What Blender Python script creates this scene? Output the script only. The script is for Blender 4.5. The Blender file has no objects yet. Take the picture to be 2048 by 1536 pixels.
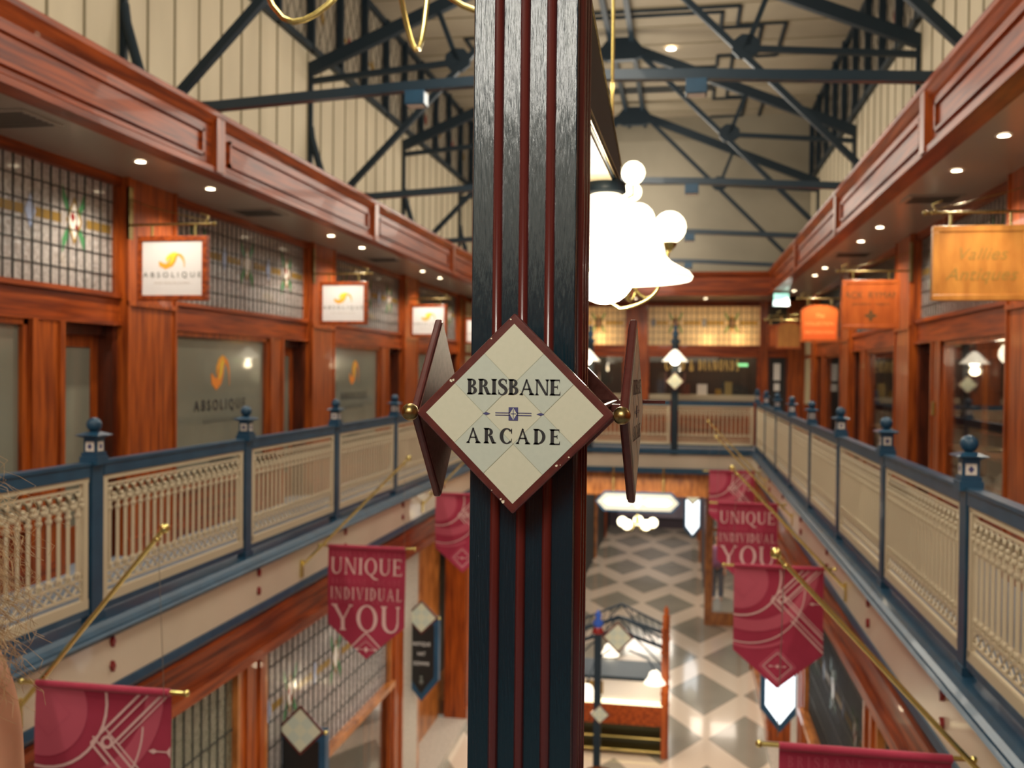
import bpy, math, random
from mathutils import Vector, Matrix
random.seed(7)
PI = math.pi
C = bpy.context.scene.collection
SC = bpy.context.scene

# ------------------------------------------------------------------ camera
f_, yaw, pitch, roll, EYE = 1932.9, .1754, -.0136, .0101, 1.6
cy_, sy_ = math.cos(yaw), math.sin(yaw)
W_ = Vector((-sy_*math.cos(pitch), cy_*math.cos(pitch), math.sin(pitch)))
rt_ = Vector((cy_, sy_, 0)); up_ = rt_.cross(W_)
R_ = rt_*math.cos(roll)+up_*math.sin(roll); U_ = -rt_*math.sin(roll)+up_*math.cos(roll)
cam = bpy.data.cameras.new('camera'); cam.sensor_width = 36; cam.lens = f_/2048*36
cam.clip_start = .02; cam.clip_end = 200
cam.dof.use_dof = True; cam.dof.focus_distance = 1.53; cam.dof.aperture_fstop = 4.8
co = bpy.data.objects.new('camera', cam); C.objects.link(co)
co.matrix_world = Matrix(((R_.x, U_.x, -W_.x, 0), (R_.y, U_.y, -W_.y, 0), (R_.z, U_.z, -W_.z, EYE), (0, 0, 0, 1)))
SC.camera = co
SC.view_settings.view_transform = 'Standard'; SC.view_settings.look = 'None'
SC.view_settings.exposure = 0.2; SC.view_settings.gamma = 1
SC.view_settings.use_curve_mapping = False
wd = bpy.data.worlds.new('world'); SC.world = wd; wd.use_nodes = True
wd.node_tree.nodes['Background'].inputs[0].default_value = (1, .85, .65, 1)
wd.node_tree.nodes['Background'].inputs[1].default_value = .15
XC = -1.05

def light(kind, loc, energy, color=(1, .8, .55), size=.1, rot=None, size_y=None, spot=None, blend=.6):
    l = bpy.data.lights.new('light', kind); l.energy = energy; l.color = color
    if kind == 'AREA':
        l.size = size
        if size_y: l.shape = 'RECTANGLE'; l.size_y = size_y
    else: l.shadow_soft_size = size
    if kind == 'SPOT': l.spot_size = spot or 1.6; l.spot_blend = blend
    o = bpy.data.objects.new('light', l); C.objects.link(o); o.location = loc
    if rot: o.rotation_euler = rot
    return o
# upper hall ambience: soft fill lights added in each bay, without fittings
for k in range(5):
    light('POINT', (XC, 1.2+4.13*k+1.8, 4.75), 158, (1, .93, .80), .7)
    light('AREA', (XC, 1.5+4.13*k+1.8, 6.6), 9, (1, .93, .80), 3.4, size_y=3.0)
# fill lights added behind and above the viewer, mainly for column and sign
light('AREA', (-.5, -.7, 2.95), 42, (1, .95, .84), 1.3, rot=(.95, 0, 0), size_y=.6)
light('POINT', (-1.6, -.9, 3.6), 15, (1, .93, .80), .4)
# downlights in the soffits light the galleries
DL = [-1.34+4.13*k+d for k in range(1, 6) for d in (0, 1.13)]
for s in (-1, 1):
    for y in DL[:-1]:
        light('SPOT', (XC+s*3.13, y, 3.18), 62, (1, .89, .72), .03, spot=2.3)
# lower arcade
for y in (6, 10.5, 15, 19):
    light('AREA', (XC, y, -.6), 80, (1, .94, .84), 2.6, size_y=2.2)
for y in (24.5, 29, 33.5):
    light('AREA', (XC, y, -.75), 62, (1, .91, .78), 1.6, size_y=2.0)

# ------------------------------------------------------------------ materials
def mat(name, col, rough=.5, metal=0, coat=0, emit=None, es=0, spec=.5):
    m = bpy.data.materials.new(name); m.use_nodes = True
    b = m.node_tree.nodes['Principled BSDF']
    b.inputs['Base Color'].default_value = (*col, 1); b.inputs['Roughness'].default_value = rough
    b.inputs['Metallic'].default_value = metal; b.inputs['Coat Weight'].default_value = coat
    b.inputs['Specular IOR Level'].default_value = spec
    if emit: b.inputs['Emission Color'].default_value = (*emit, 1); b.inputs['Emission Strength'].default_value = es
    return m
def noisy(m, c1, c2, scale=(1, 1, 1), ns=5, bump=0, det=4, lo=.35, hi=.65):
    nt = m.node_tree; n = nt.nodes; L = nt.links; b = n['Principled BSDF']
    tc = n.new('ShaderNodeTexCoord'); mp = n.new('ShaderNodeMapping'); mp.inputs['Scale'].default_value = scale
    nz = n.new('ShaderNodeTexNoise'); nz.inputs['Scale'].default_value = ns; nz.inputs['Detail'].default_value = det
    cr = n.new('ShaderNodeValToRGB'); cr.color_ramp.elements[0].color = (*c1, 1); cr.color_ramp.elements[1].color = (*c2, 1)
    cr.color_ramp.elements[0].position = lo; cr.color_ramp.elements[1].position = hi
    L.new(tc.outputs['Object'], mp.inputs['Vector']); L.new(mp.outputs[0], nz.inputs['Vector'])
    L.new(nz.outputs['Fac'], cr.inputs[0]); L.new(cr.outputs[0], b.inputs['Base Color'])
    if bump:
        bp = n.new('ShaderNodeBump'); bp.inputs['Strength'].default_value = bump; bp.inputs['Distance'].default_value = .01
        L.new(nz.outputs['Fac'], bp.inputs['Height']); L.new(bp.outputs[0], b.inputs['Normal'])
    return m
WA, WB = (.16, .026, .004), (.42, .088, .010)
wood_v = noisy(mat('wood_vertical_grain', WB, .36, coat=.12, spec=.35), WA, WB, (9, 9, .6), 3)
wood_h = noisy(mat('wood_horizontal_grain', WB, .42, coat=.06, spec=.3), (.13, .019, .003), (.35, .064, .008), (6, .5, 9), 3)
wood_x = noisy(mat('wood_cross_grain', WB, .42, coat=.06, spec=.3), (.13, .019, .003), (.35, .064, .008), (.5, 6, 9), 3)
wood_lo = noisy(mat('wood_honey', WB, .3, coat=.2), (.22, .065, .012), (.46, .16, .035), (6, 3, 2), 2)
wood_sign = noisy(mat('wood_sign_honey', WB, .35), (.42, .16, .03), (.58, .25, .05), (2, 2, .5), 6)
wood_sign2 = noisy(mat('wood_sign_red', WB, .35), (.38, .075, .012), (.50, .11, .018), (2, 2, .5), 6)
wood_dark = noisy(mat('wood_dark', WB, .35), (.05, .009, .003), (.11, .02, .006), (6, 6, 1), 3)
blue = noisy(mat('blue_paint', (.02, .06, .1), .4, coat=.08), (.010, .052, .105), (.016, .072, .14), (1, 1, 1), 6)
navy = mat('navy_truss_paint', (.012, .024, .036), .5, spec=.3)
cream = mat('cream_iron', (.60, .52, .37), .45)
creamf = noisy(mat('cream_fascia', (.6, .5, .36), .3, coat=.2), (.62, .54, .42), (.70, .61, .48), (1, 1, 1), 1.2)
board = noisy(mat('cream_boards', (.5, .42, .29), .7), (.56, .48, .34), (.66, .57, .41), (1, 1, .3), 1.5)
boardline = mat('board_joint', (.25, .21, .13), .8)
ceilm = noisy(mat('ceiling_paint', (.4, .33, .23), .8), (.30, .25, .18), (.38, .32, .23), (1, 1, 1), .6)
soffm = mat('soffit_paint', (.34, .295, .24), .28, coat=.15)
brass = mat('brass', (.78, .64, .24), .25, 1)
brass_old = noisy(mat('aged_brass', (.4, .3, .1), .33, 1), (.22, .16, .06), (.40, .30, .12), (60, 60, 60), 1)
steel = mat('picture_wire', (.4, .36, .3), .4, .8)
carpet = noisy(mat('grey_blue_carpet', (.2, .22, .25), .95), (.17, .20, .25), (.22, .255, .31), (1, 1, 1), 40)
frost = noisy(mat('frosted_film_glass', (.16, .16, .11), .16, coat=.6), (.18, .18, .14), (.23, .23, .18), (1, 1, 1), 1)
frost.node_tree.nodes['Principled BSDF'].inputs['Coat Roughness'].default_value = .03
lead = mat('lead_came', (.035, .035, .03), .5, .3)
def leadglass(name, c1, c2, rough=.12, b=.6):
    m = noisy(mat(name, c1, rough, spec=.7, coat=.6), c1, c2, (1, 1, 1), 26, bump=b, det=3)
    m.node_tree.nodes['Principled BSDF'].inputs['Coat Roughness'].default_value = .08
    return m
milk = leadglass('hammered_milky_glass', (.27, .24, .225), (.42, .375, .35), .1, 1.0)
greeny = leadglass('hammered_green_grey_glass', (.085, .09, .06), (.13, .13, .09))
amber = mat('amber_glass', (.27, .16, .035), .15); greeng = mat('green_glass', (.06, .22, .09), .15)
redg = mat('red_glass', (.25, .02, .02), .15); blueg = mat('pale_blue_glass', (.38, .45, .65), .15); whiteg = mat('white_glass', (.7, .65, .58), .15)
black = mat('black_paint', (.012, .012, .012), .4); white = mat('white_panel', (.78, .74, .70), .35)
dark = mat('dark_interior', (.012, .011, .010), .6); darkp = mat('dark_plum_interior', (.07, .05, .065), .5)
stone = noisy(mat('grey_stone', (.45, .4, .33), .4), (.36, .32, .27), (.55, .49, .41), (1, 1, 1), 30)
pink = noisy(mat('magenta_cloth', (.43, .02, .07), .75), (.37, .016, .058), (.44, .024, .075), (1, 1, 1), 3)
pink.node_tree.nodes['Principled BSDF'].inputs['Sheen Weight'].default_value = .3
pinkl = mat('print_rose', (.58, .10, .16), .75); pinkw = mat('print_pale_pink', (.82, .55, .54), .75); pinkf = mat('print_faint_rose', (.55, .09, .15), .75)
maroon = noisy(mat('maroon_enamel', (.10, .022, .018), .3, coat=.3), (.085, .018, .015), (.115, .026, .021), (1, 1, 1), 60)
maroon_b = noisy(mat('maroon_back_enamel', (.10, .03, .025), .6, spec=.12), (.10, .030, .022), (.14, .046, .036), (1, 1, 1), 90)
reedm = mat('oxblood_reed_paint', (.095, .014, .011), .26, coat=.3)
signcream = noisy(mat('sign_cream', (.60, .58, .42), .5), (.565, .565, .425), (.585, .58, .44), (1, 1, 1), 120)
signgreen = noisy(mat('sign_sage', (.50, .53, .42), .5), (.475, .52, .435), (.495, .54, .45), (1, 1, 1), 120)
ink = mat('sign_black_ink', (.012, .012, .014), .5); inkb = mat('sign_indigo_ink', (.05, .05, .16), .5)
chip = mat('chipped_primer', (.75, .68, .5), .7); seam = mat('sign_fine_line', (.33, .34, .24), .6)
gold = mat('gold_leaf', (.80, .52, .14), .4)
# column paint: brush streaks in the surface
colm = mat('column_navy_gloss', (.003, .019, .029), .2, coat=.3)
_n = colm.node_tree; _b = _n.nodes['Principled BSDF']
_t = _n.nodes.new('ShaderNodeTexCoord'); _m = _n.nodes.new('ShaderNodeMapping'); _m.inputs['Scale'].default_value = (95, 95, 7)
_z = _n.nodes.new('ShaderNodeTexNoise'); _z.inputs['Scale'].default_value = 3; _z.inputs['Detail'].default_value = 6
_p = _n.nodes.new('ShaderNodeBump'); _p.inputs['Strength'].default_value = .4; _p.inputs['Distance'].default_value = .004
_n.links.new(_t.outputs['Object'], _m.inputs[0]); _n.links.new(_m.outputs[0], _z.inputs['Vector'])
_n.links.new(_z.outputs['Fac'], _p.inputs['Height']); _n.links.new(_p.outputs[0], _b.inputs['Normal']); _n.links.new(_p.outputs[0], _b.inputs['Coat Normal'])
def emis(name, col, s): return mat(name, (.8, .8, .8), .4, emit=col, es=s)
e_bulb = emis('lamp_glow', (1, .86, .62), 14); e_shade = emis('opal_shade_glow', (1, .86, .62), 1.25); e_globe = emis('opal_globe_glow', (1, .88, .58), 3.5)
e_down = emis('downlight_glow', (1, .82, .55), 18); e_white = emis('lightbox_white', (.80, .92, 1), 1.6); e_sign = mat('sign_white_face', (.60, .57, .56), .4, emit=(1, .95, .92), es=.06)
e_green = emis('exit_sign_glow', (.35, .95, .75), 1.2); e_teal = emis('exit_sign_lit_tube', (.75, 1, .92), 1.6); e_warm = emis('warm_lit_panel', (1, .72, .35), 1.3)
e_strip = emis('shelf_strip_glow', (1, .85, .45), 1.7)
def thin_glass():
    m = bpy.data.materials.new('clear_glass'); m.use_nodes = True; nt = m.node_tree; n = nt.nodes
    n.remove(n['Principled BSDF']); o = n['Material Output']
    t = n.new('ShaderNodeBsdfTransparent'); g = n.new('ShaderNodeBsdfGlossy'); g.inputs['Roughness'].default_value = .02
    fr = n.new('ShaderNodeFresnel'); fr.inputs['IOR'].default_value = 1.6
    mth = n.new('ShaderNodeMath'); mth.operation = 'MULTIPLY_ADD'; mth.inputs[1].default_value = .55; mth.inputs[2].default_value = .02; mth.use_clamp = True
    mx = n.new('ShaderNodeMixShader'); L = nt.links
    L.new(fr.outputs[0], mth.inputs[0]); L.new(mth.outputs[0], mx.inputs[0]); L.new(t.outputs[0], mx.inputs[1]); L.new(g.outputs[0], mx.inputs[2]); L.new(mx.outputs[0], o.inputs[0])
    return m
glass = thin_glass()
def translucent(name, col):
    m = bpy.data.materials.new(name); m.use_nodes = True; nt = m.node_tree; n = nt.nodes; b = n['Principled BSDF']
    b.inputs['Base Color'].default_value = (*col, 1); b.inputs['Roughness'].default_value = .3
    t = n.new('ShaderNodeBsdfTranslucent'); t.inputs[0].default_value = (*col, 1)
    mx = n.new('ShaderNodeMixShader'); mx.inputs[0].default_value = .6
    nt.links.new(b.outputs[0], mx.inputs[1]); nt.links.new(t.outputs[0], mx.inputs[2]); nt.links.new(mx.outputs[0], n['Material Output'].inputs[0])
    return m
tl_cream = translucent('backlit_cream_glass', (.8, .68, .48)); tl_green = translucent('backlit_green_glass', (.35, .6, .3))
tl_amber = translucent('backlit_amber_glass', (.7, .5, .1)); tl_red = translucent('backlit_red_glass', (.5, .08, .08)); tl_blue = translucent('backlit_blue_glass', (.5, .6, .8))
def floor_mat():
    m = mat('terrazzo_floor', (.6, .5, .4), .13, coat=.25); nt = m.node_tree; n = nt.nodes; L = nt.links; b = n['Principled BSDF']
    tc = n.new('ShaderNodeTexCoord'); sp = n.new('ShaderNodeSeparateXYZ'); L.new(tc.outputs['Object'], sp.inputs[0])
    def M(op, a, bb=None, c=None):
        x = n.new('ShaderNodeMath'); x.operation = op
        for i, v in enumerate((a, bb, c)):
            if v is None: continue
            if isinstance(v, (int, float)): x.inputs[i].default_value = v
            else: L.new(v, x.inputs[i])
        return x.outputs[0]
    def cell(off, px, py, hx, hy):
        u = M('ABSOLUTE', M('SUBTRACT', M('FRACT', M('ADD', M('DIVIDE', M('SUBTRACT', sp.outputs[0], FX), px), .5+off)), .5))
        v = M('ABSOLUTE', M('SUBTRACT', M('FRACT', M('ADD', M('DIVIDE', M('SUBTRACT', sp.outputs[1], FY), py), .5+off)), .5))
        return M('ADD', M('MULTIPLY', u, px/hx), M('MULTIPLY', v, py/hy))
    d = M('MINIMUM', cell(0, 1.39, 4.52, .655, 1.2), cell(.5, 1.39, 4.52, .655, 1.2))
    dark_ = M('LESS_THAN', d, 1.0)
    mid = M('LESS_THAN', d, 1.75)
    nz = n.new('ShaderNodeTexNoise'); nz.inputs['Scale'].default_value = 1.2; L.new(tc.outputs['Object'], nz.inputs['Vector'])
    def mix(f, a, c):
        x = n.new('ShaderNodeMix'); x.data_type = 'RGBA'; L.new(f, x.inputs[0])
        for i, v in ((6, a), (7, c)):
            if isinstance(v, tuple): x.inputs[i].default_value = (*v, 1)
            else: L.new(v, x.inputs[i])
        return x.outputs[2]
    darkc = mix(nz.outputs['Fac'], (.21, .19, .15), (.31, .27, .21)); lightc = mix(mid, (.60, .54, .44), (.62, .50, .39))
    L.new(mix(dark_, lightc, darkc), b.inputs['Base Color'])
    return m
FX, FY = .42, 18.08
floorm = floor_mat()

# ------------------------------------------------------------------ mesh helpers
class MB:
    def __init__(s): s.v = []; s.f = []; s.mi = []; s.sm = []
    def add(s, vs, fs, mi=0, sm=False):
        o = len(s.v); s.v += [tuple(v) for v in vs]
        for f in fs: s.f.append([i+o for i in f]); s.mi.append(mi); s.sm.append(sm)
        return s
    def box(s, x0, x1, y0, y1, z0, z1, mi=0):
        return s.add([(x0, y0, z0), (x1, y0, z0), (x1, y1, z0), (x0, y1, z0), (x0, y0, z1), (x1, y0, z1), (x1, y1, z1), (x0, y1, z1)],
                     [(0, 3, 2, 1), (4, 5, 6, 7), (0, 1, 5, 4), (1, 2, 6, 5), (2, 3, 7, 6), (3, 0, 4, 7)], mi)
    def bx(s, c, d, mi=0): return s.box(c[0]-d[0]/2, c[0]+d[0]/2, c[1]-d[1]/2, c[1]+d[1]/2, c[2]-d[2]/2, c[2]+d[2]/2, mi)
    def prism(s, pts, fn, d0, d1, mi=0, back=True):     # pts 2D polygon; fn(u,v,d)->3D
        n = len(pts); vs = [fn(u, v, d0) for u, v in pts]+[fn(u, v, d1) for u, v in pts]
        fs = [list(range(n))[::-1], list(range(n, 2*n))]+[(i, (i+1) % n, n+(i+1) % n, n+i) for i in range(n)]
        return s.add(vs, fs, mi)
    def poly(s, pts, fn, d, mi=0): return s.add([fn(u, v, d) for u, v in pts], [list(range(len(pts)))], mi)
    def tube(s, path, r, n=8, mi=0, caps=True):
        P = [Vector(p) for p in path]; rs = r if isinstance(r, (list, tuple)) else [r]*len(P)
        t0 = (P[1]-P[0]).normalized(); a = t0.cross(Vector((0, 0, 1)))
        if a.length < .1: a = t0.cross(Vector((1, 0, 0)))
        a.normalize(); vs = []
        for i, p in enumerate(P):
            t = (P[min(i+1, len(P)-1)]-P[max(i-1, 0)]).normalized()
            a = (a-t*a.dot(t)).normalized(); b = t.cross(a)
            for k in range(n):
                th = 2*PI*k/n; vs.append(p+(a*math.cos(th)+b*math.sin(th))*rs[i])
        fs = [(i*n+k, i*n+(k+1) % n, (i+1)*n+(k+1) % n, (i+1)*n+k) for i in range(len(P)-1) for k in range(n)]
        s.add(vs, fs, mi, True)
        if caps: s.add([vs[k] for k in range(n)], [list(range(n))[::-1]], mi); s.add([vs[-n+k] for k in range(n)], [list(range(n))], mi)
        return s
    def bar(s, a, b, w, h, mi=0, up=(0, 0, 1)):          # rectangular bar between two points
        a = Vector(a); b = Vector(b); t = (b-a).normalized(); u = Vector(up)
        x = t.cross(u)
        if x.length < .05: x = t.cross(Vector((1, 0, 0)))
        x.normalize(); z = x.cross(t)
        vs = [p+x*(i*w/2)+z*(j*h/2) for p in (a, b) for i, j in ((-1, -1), (1, -1), (1, 1), (-1, 1))]
        return s.add(vs, [(0, 3, 2, 1), (4, 5, 6, 7), (0, 1, 5, 4), (1, 2, 6, 5), (2, 3, 7, 6), (3, 0, 4, 7)], mi)
    def lathe(s, prof, c=(0, 0, 0), n=16, mi=0, sm=True):
        vs = [(c[0]+r*math.cos(2*PI*k/n), c[1]+r*math.sin(2*PI*k/n), c[2]+z) for r, z in prof for k in range(n)]
        fs = [(i*n+k, i*n+(k+1) % n, (i+1)*n+(k+1) % n, (i+1)*n+k) for i in range(len(prof)-1) for k in range(n)]
        return s.add(vs, fs, mi, sm)
    def ball(s, c, r, n=16, mi=0, sz=1):
        m = n//2
        return s.lathe([(max(r*math.sin(PI*i/m), 1e-4), -r*math.cos(PI*i/m)*sz) for i in range(m+1)], c, n, mi)
    def build(s, name, mats, parent=None, smooth=False, bevel=0):
        me = bpy.data.meshes.new(name); me.from_pydata(s.v, [], s.f)
        for m in (mats if isinstance(mats, (list, tuple)) else [mats]): me.materials.append(m)
        me.polygons.foreach_set('material_index', s.mi); me.polygons.foreach_set('use_smooth', [a or smooth for a in s.sm])
        me.update(); o = bpy.data.objects.new(name, me); C.objects.link(o)
        if parent: o.parent = parent
        if bevel:
            b = o.modifiers.new('bevel', 'BEVEL'); b.width = bevel; b.segments = 2; b.limit_method = 'ANGLE'
        return o
def B(*a, **k): return MB().box(*a, **k)
def tag(o, label, cat, group=None, kind=None):
    o['label'] = label; o['category'] = cat
    if group: o['group'] = group
    if kind: o['kind'] = kind
    return o
def thing(name, label, cat, loc=(0, 0, 0), rz=0, group=None):
    o = bpy.data.objects.new(name, None); C.objects.link(o); o.location = loc; o.rotation_euler = (0, 0, rz); o.empty_display_size = .1
    return tag(o, label, cat, group)
def struct(o): o['kind'] = 'structure'; return o
def copytree(o, parent=None):
    c = o.copy(); C.objects.link(c)
    if parent: c.parent = parent
    for ch in list(o.children): copytree(ch, c)
    return c
def X(s, h): return XC+s*h
def sbox(mb, s, h0, h1, y0, y1, z0, z1, mi=0):
    a, b = sorted((X(s, h0), X(s, h1))); return mb.box(a, b, y0, y1, z0, z1, mi)
ORD = ['nearest', 'second', 'third', 'fourth', 'fifth', 'sixth', 'seventh', 'eighth', 'ninth', 'tenth', 'eleventh', 'twelfth']
SD = {-1: 'left', 1: 'right'}

# ------------------------------------------------------------------ serif lettering
def glyphs(S=.17, T=.05, st=.045, sl=.08):
    def rect(a, b, c, d): return [(a, b), (c, b), (c, d), (a, d)]
    def serif(x0, x1, y, up):   # serif on stem x0..x1 at y; up=+1 foot, -1 head
        d = st*up; return [[(x0-sl, y), (x1+sl, y), (x1+sl, y+d*.8), (x1, y+d*2.2), (x0, y+d*2.2), (x0-sl, y+d*.8)]]
    def stem(x, w=S, f=1, h=1):
        r = [rect(x, 0, x+w, 1)]
        if f: r += serif(x, x+w, 0, 1)
        if h: r += serif(x, x+w, 1, -1)
        return r
    def ring(cx, cy, rx, ry, ix, iy, a0, a1, n=20, dx=0):
        o = []
        for i in range(n):
            p = []
            for a in (a0+(a1-a0)*i/n, a0+(a1-a0)*(i+1)/n):
                a = math.radians(a); p.append(((cx+rx*math.cos(a), cy+ry*math.sin(a)), (cx+dx+ix*math.cos(a), cy+iy*math.sin(a))))
            o.append([p[0][0], p[1][0], p[1][1], p[0][1]])
        return o
    def stroke(pts, n=6):
        P = [pts[0]]+pts+[pts[-1]]; q = []
        for i in range(1, len(P)-2):
            for k in range(n):
                t = k/n; q.append(tuple(.5*(2*P[i][j]+(P[i+1][j]-P[i-1][j])*t+(2*P[i-1][j]-5*P[i][j]+4*P[i+1][j]-P[i+2][j])*t*t+(-P[i-1][j]+3*P[i][j]-3*P[i+1][j]+P[i+2][j])*t**3) for j in range(3)))
        q.append(pts[-1]); o = []; e = []
        for i, (x, y, w) in enumerate(q):
            a = q[max(i-1, 0)]; b = q[min(i+1, len(q)-1)]; dx, dy = b[0]-a[0], b[1]-a[1]; l = math.hypot(dx, dy) or 1
            e.append(((x-dy/l*w/2, y+dx/l*w/2), (x+dy/l*w/2, y-dx/l*w/2)))
        return [[e[i][1], e[i+1][1], e[i+1][0], e[i][0]] for i in range(len(e)-1)]
    g = {}
    m = sl
    g['I'] = (stem(m), m*2+S)
    g['B'] = (stem(m)+ring(m+S, .755, .30, .245, .30-S*.9, .245-T, -90, 90)+ring(m+S, .27, .36, .27, .36-S, .27-T, -90, 90)+[rect(m+S*.9, 1-T, m+S+.02, 1), rect(m+S*.9, .49, m+S+.02, .54), rect(m+S*.9, 0, m+S+.02, T)], m+S+.40)
    g['R'] = (stem(m)+ring(m+S, .745, .32, .255, .32-S*.95, .255-T, -90, 90)+[[(m+S+.05, .5), (m+S+.05+S*1.05, .5), (m+S+.36+S*.6, 0), (m+S+.36-S*.45, 0)]]+[rect(m+S+.30, 0, m+S+.36+S*.6+.05, T)], m+S+.44+S*.4)
    g['P'] = (stem(m)+ring(m+S, .73, .33, .27, .33-S*.95, .27-T, -90, 90), m+S+.37)
    g['D'] = (stem(m)+ring(m+S*.8, .5, .54, .5, .54-S, .5-T, -90, 90, 26), m+S*.8+.58)
    g['E'] = (stem(m)+[rect(m+S, 1-T, .56+m, 1), rect(m+S, .49, .42+m, .49+T), rect(m+S, 0, .60+m, T), [(.56+m, 1), (.56+m-.05, 1-T), (.56+m, .74)], [(.60+m, 0), (.60+m, .28), (.60+m-.06, T)], rect(.40+m, .39, .44+m, .64)], .64+m)
    g['L'] = (stem(m)+[rect(m+S, 0, .58+m, T), [(.58+m, 0), (.58+m, .28), (.58+m-.06, T)]], .62+m)
    g['A'] = ([[(m, 0), (m+T, 0), (.43+T, .98), (.43-T*.4, .98)], [(.40, 1.01), (.46, 1.01), (.80+S*.35, 0), (.80-S*.65, 0)], rect(.18+m, .33, .66, .33+T)]+serif(m, m+T, 0, 1)+serif(.80-S*.65, .80+S*.35, 0, 1), .92)
    g['V'] = ([[(m, 1), (m+S, 1), (.46+S*.2, 0), (.46-S*.2, -.01)], [(.78, 1), (.78+T, 1), (.48, 0), (.44, 0)]]+serif(m, m+S, 1, -1)+serif(.78, .78+T, 1, -1), .92)
    g['Y'] = ([[(m, 1), (m+S, 1), (.48+S*.4, .42), (.48-S*.5, .42)], [(.80, 1), (.80+T, 1), (.48+S*.5, .44), (.48, .44)], rect(.48-S/2, 0, .48+S/2, .46)]+serif(m, m+S, 1, -1)+serif(.80, .80+T, 1, -1)+serif(.48-S/2, .48+S/2, 0, 1), .94)
    g['N'] = ([rect(m+.03, 0, m+.03+T, 1), rect(.74, 0, .74+T, 1), [(m, 1), (m+S*.9, 1), (.74+T, .0), (.74+T-S*.75, .0)]]+serif(m+.03, m+.03+T, 0, 1)+serif(.74, .74+T, 1, -1)+serif(m+.02, m+.06, 1, -1), .90)
    g['U'] = (stem(m, S, 0, 1)[1:]+[rect(m, .34, m+S, 1), rect(.68, .34, .68+T, 1)]+serif(.68, .68+T, 1, -1)+ring((m+.68+T)/2, .36, (.68+T-m)/2, .37, (.68+T-m)/2-S*.8, .37-T*1.2, 180, 360, 20, S*.25), .84)
    g['O'] = (ring(.46, .5, .44, .52, .44-S, .52-T, 0, 360, 36), .92)
    g['Q'] = (ring(.46, .5, .44, .52, .44-S, .52-T, 0, 360, 36)+stroke([(.40, .03, T), (.56, -.10, S*.8), (.78, -.24, S*.7), (1.02, -.26, T*.7)]), .92)
    g['C'] = (ring(.47, .5, .45, .52, .45-S, .52-T, 42, 318, 30, S*.12)+[[(.78, .66), (.83, .66), (.83, .98), (.80, .98), (.74, .86)], [(.80, .14), (.83, .34), (.80, .34), (.74, .12)]], .86)
    g['S'] = (stroke([(.56, .80, T), (.50, .93, T*1.1), (.33, .98, T*1.2), (.16, .88, S*.7), (.16, .70, S*.9), (.34, .54, S*1.05), (.52, .38, S), (.54, .18, S*.8), (.38, .03, T*1.2), (.20, .03, T*1.1), (.10, .16, T)])+[rect(.55, .68, .59, .98), rect(.07, .02, .11, .32)], .66)
    g['&'] = (stroke([(.80, .5, T), (.66, .2, T), (.44, .02, S*.6), (.18, .08, S*.8), (.12, .28, S), (.30, .50, T), (.48, .70, S*.6), (.46, .92, T), (.32, .97, T), (.22, .84, S*.7), (.30, .62, S), (.60, .2, S), (.84, 0, T)]), .92)
    g['G'] = (g['C'][0]+[rect(.83-S, 0.05, .83, .42)], .92)
    g['M'] = ([rect(m, 0, m+T, 1), rect(.9-S, 0, .9, 1), [(m, 1), (m+S, 1), (.5, .1), (.42, .05)], [(.9-T, 1), (.9, 1), (.5, .05), (.46, .1)]]+serif(m, m+T, 0, 1)+serif(.9-S, .9, 0, 1), 1.02)
    g[' '] = ([], .4)
    return g
G_BOLD, G_REG = glyphs(.215, .085, .055, .07), glyphs(.15, .062, .035, .06)
def text_polys(txt, G, cx, y, h, width=None, gap=.08, hx=1.0):
    w = sum(G[c][1]+gap for c in txt)-gap
    sx = h*hx if width is None else None
    if width is not None:            # spread with letter gap to reach the width
        base = sum(G[c][1] for c in txt)*h*hx; gp = (width-base)/(len(txt)-1); sx = h*hx
    else: gp = gap*h
    tot = sum(G[c][1] for c in txt)*sx+gp*(len(txt)-1); x = cx-tot/2; out = []
    for c in txt:
        out += [[(x+u*sx, y+v*h) for u, v in p] for p in G[c][0]]; x += G[c][1]*sx+gp
    return out
def clip(poly, conv):
    out = poly
    n = len(conv); area = sum(conv[i][0]*conv[(i+1) % n][1]-conv[(i+1) % n][0]*conv[i][1] for i in range(n))
    sg = 1 if area > 0 else -1
    for i in range(n):
        a, b = conv[i], conv[(i+1) % n]; inp = out; out = []
        if not inp: return []
        side = lambda p: sg*((b[0]-a[0])*(p[1]-a[1])-(b[1]-a[1])*(p[0]-a[0]))
        for j in range(len(inp)):
            p, q = inp[j], inp[(j+1) % len(inp)]; sp, sq = side(p), side(q)
            if sp >= 0: out.append(p)
            if (sp >= 0) != (sq >= 0):
                t = sp/(sp-sq); out.append((p[0]+(q[0]-p[0])*t, p[1]+(q[1]-p[1])*t))
    return out
def plain_text(txt, size, mat_, parent, M, name='lettering', shear=0, ext=.0008, spacing=1, xs=1, off=0):
    cu = bpy.data.curves.new('t', 'FONT'); cu.body = txt; cu.size = size; cu.align_x = 'CENTER'; cu.shear = shear; cu.extrude = ext; cu.space_character = spacing; cu.offset = off
    o = bpy.data.objects.new('t', cu); C.objects.link(o); dg = bpy.context.evaluated_depsgraph_get()
    me = bpy.data.meshes.new_from_object(o.evaluated_get(dg)); bpy.data.objects.remove(o)
    me.transform(M @ Matrix.Diagonal((xs, 1, 1, 1))); me.materials.clear(); me.materials.append(mat_)
    q = bpy.data.objects.new(name, me); C.objects.link(q); q.parent = parent; return q
def frame_m(o, xdir, ydir):       # text matrix: local x -> xdir, y -> ydir
    x = Vector(xdir); y = Vector(ydir); z = x.cross(y)
    return Matrix(((x.x, y.x, z.x, o[0]), (x.y, y.y, z.y, o[1]), (x.z, y.z, z.z, o[2]), (0, 0, 0, 1)))

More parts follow.
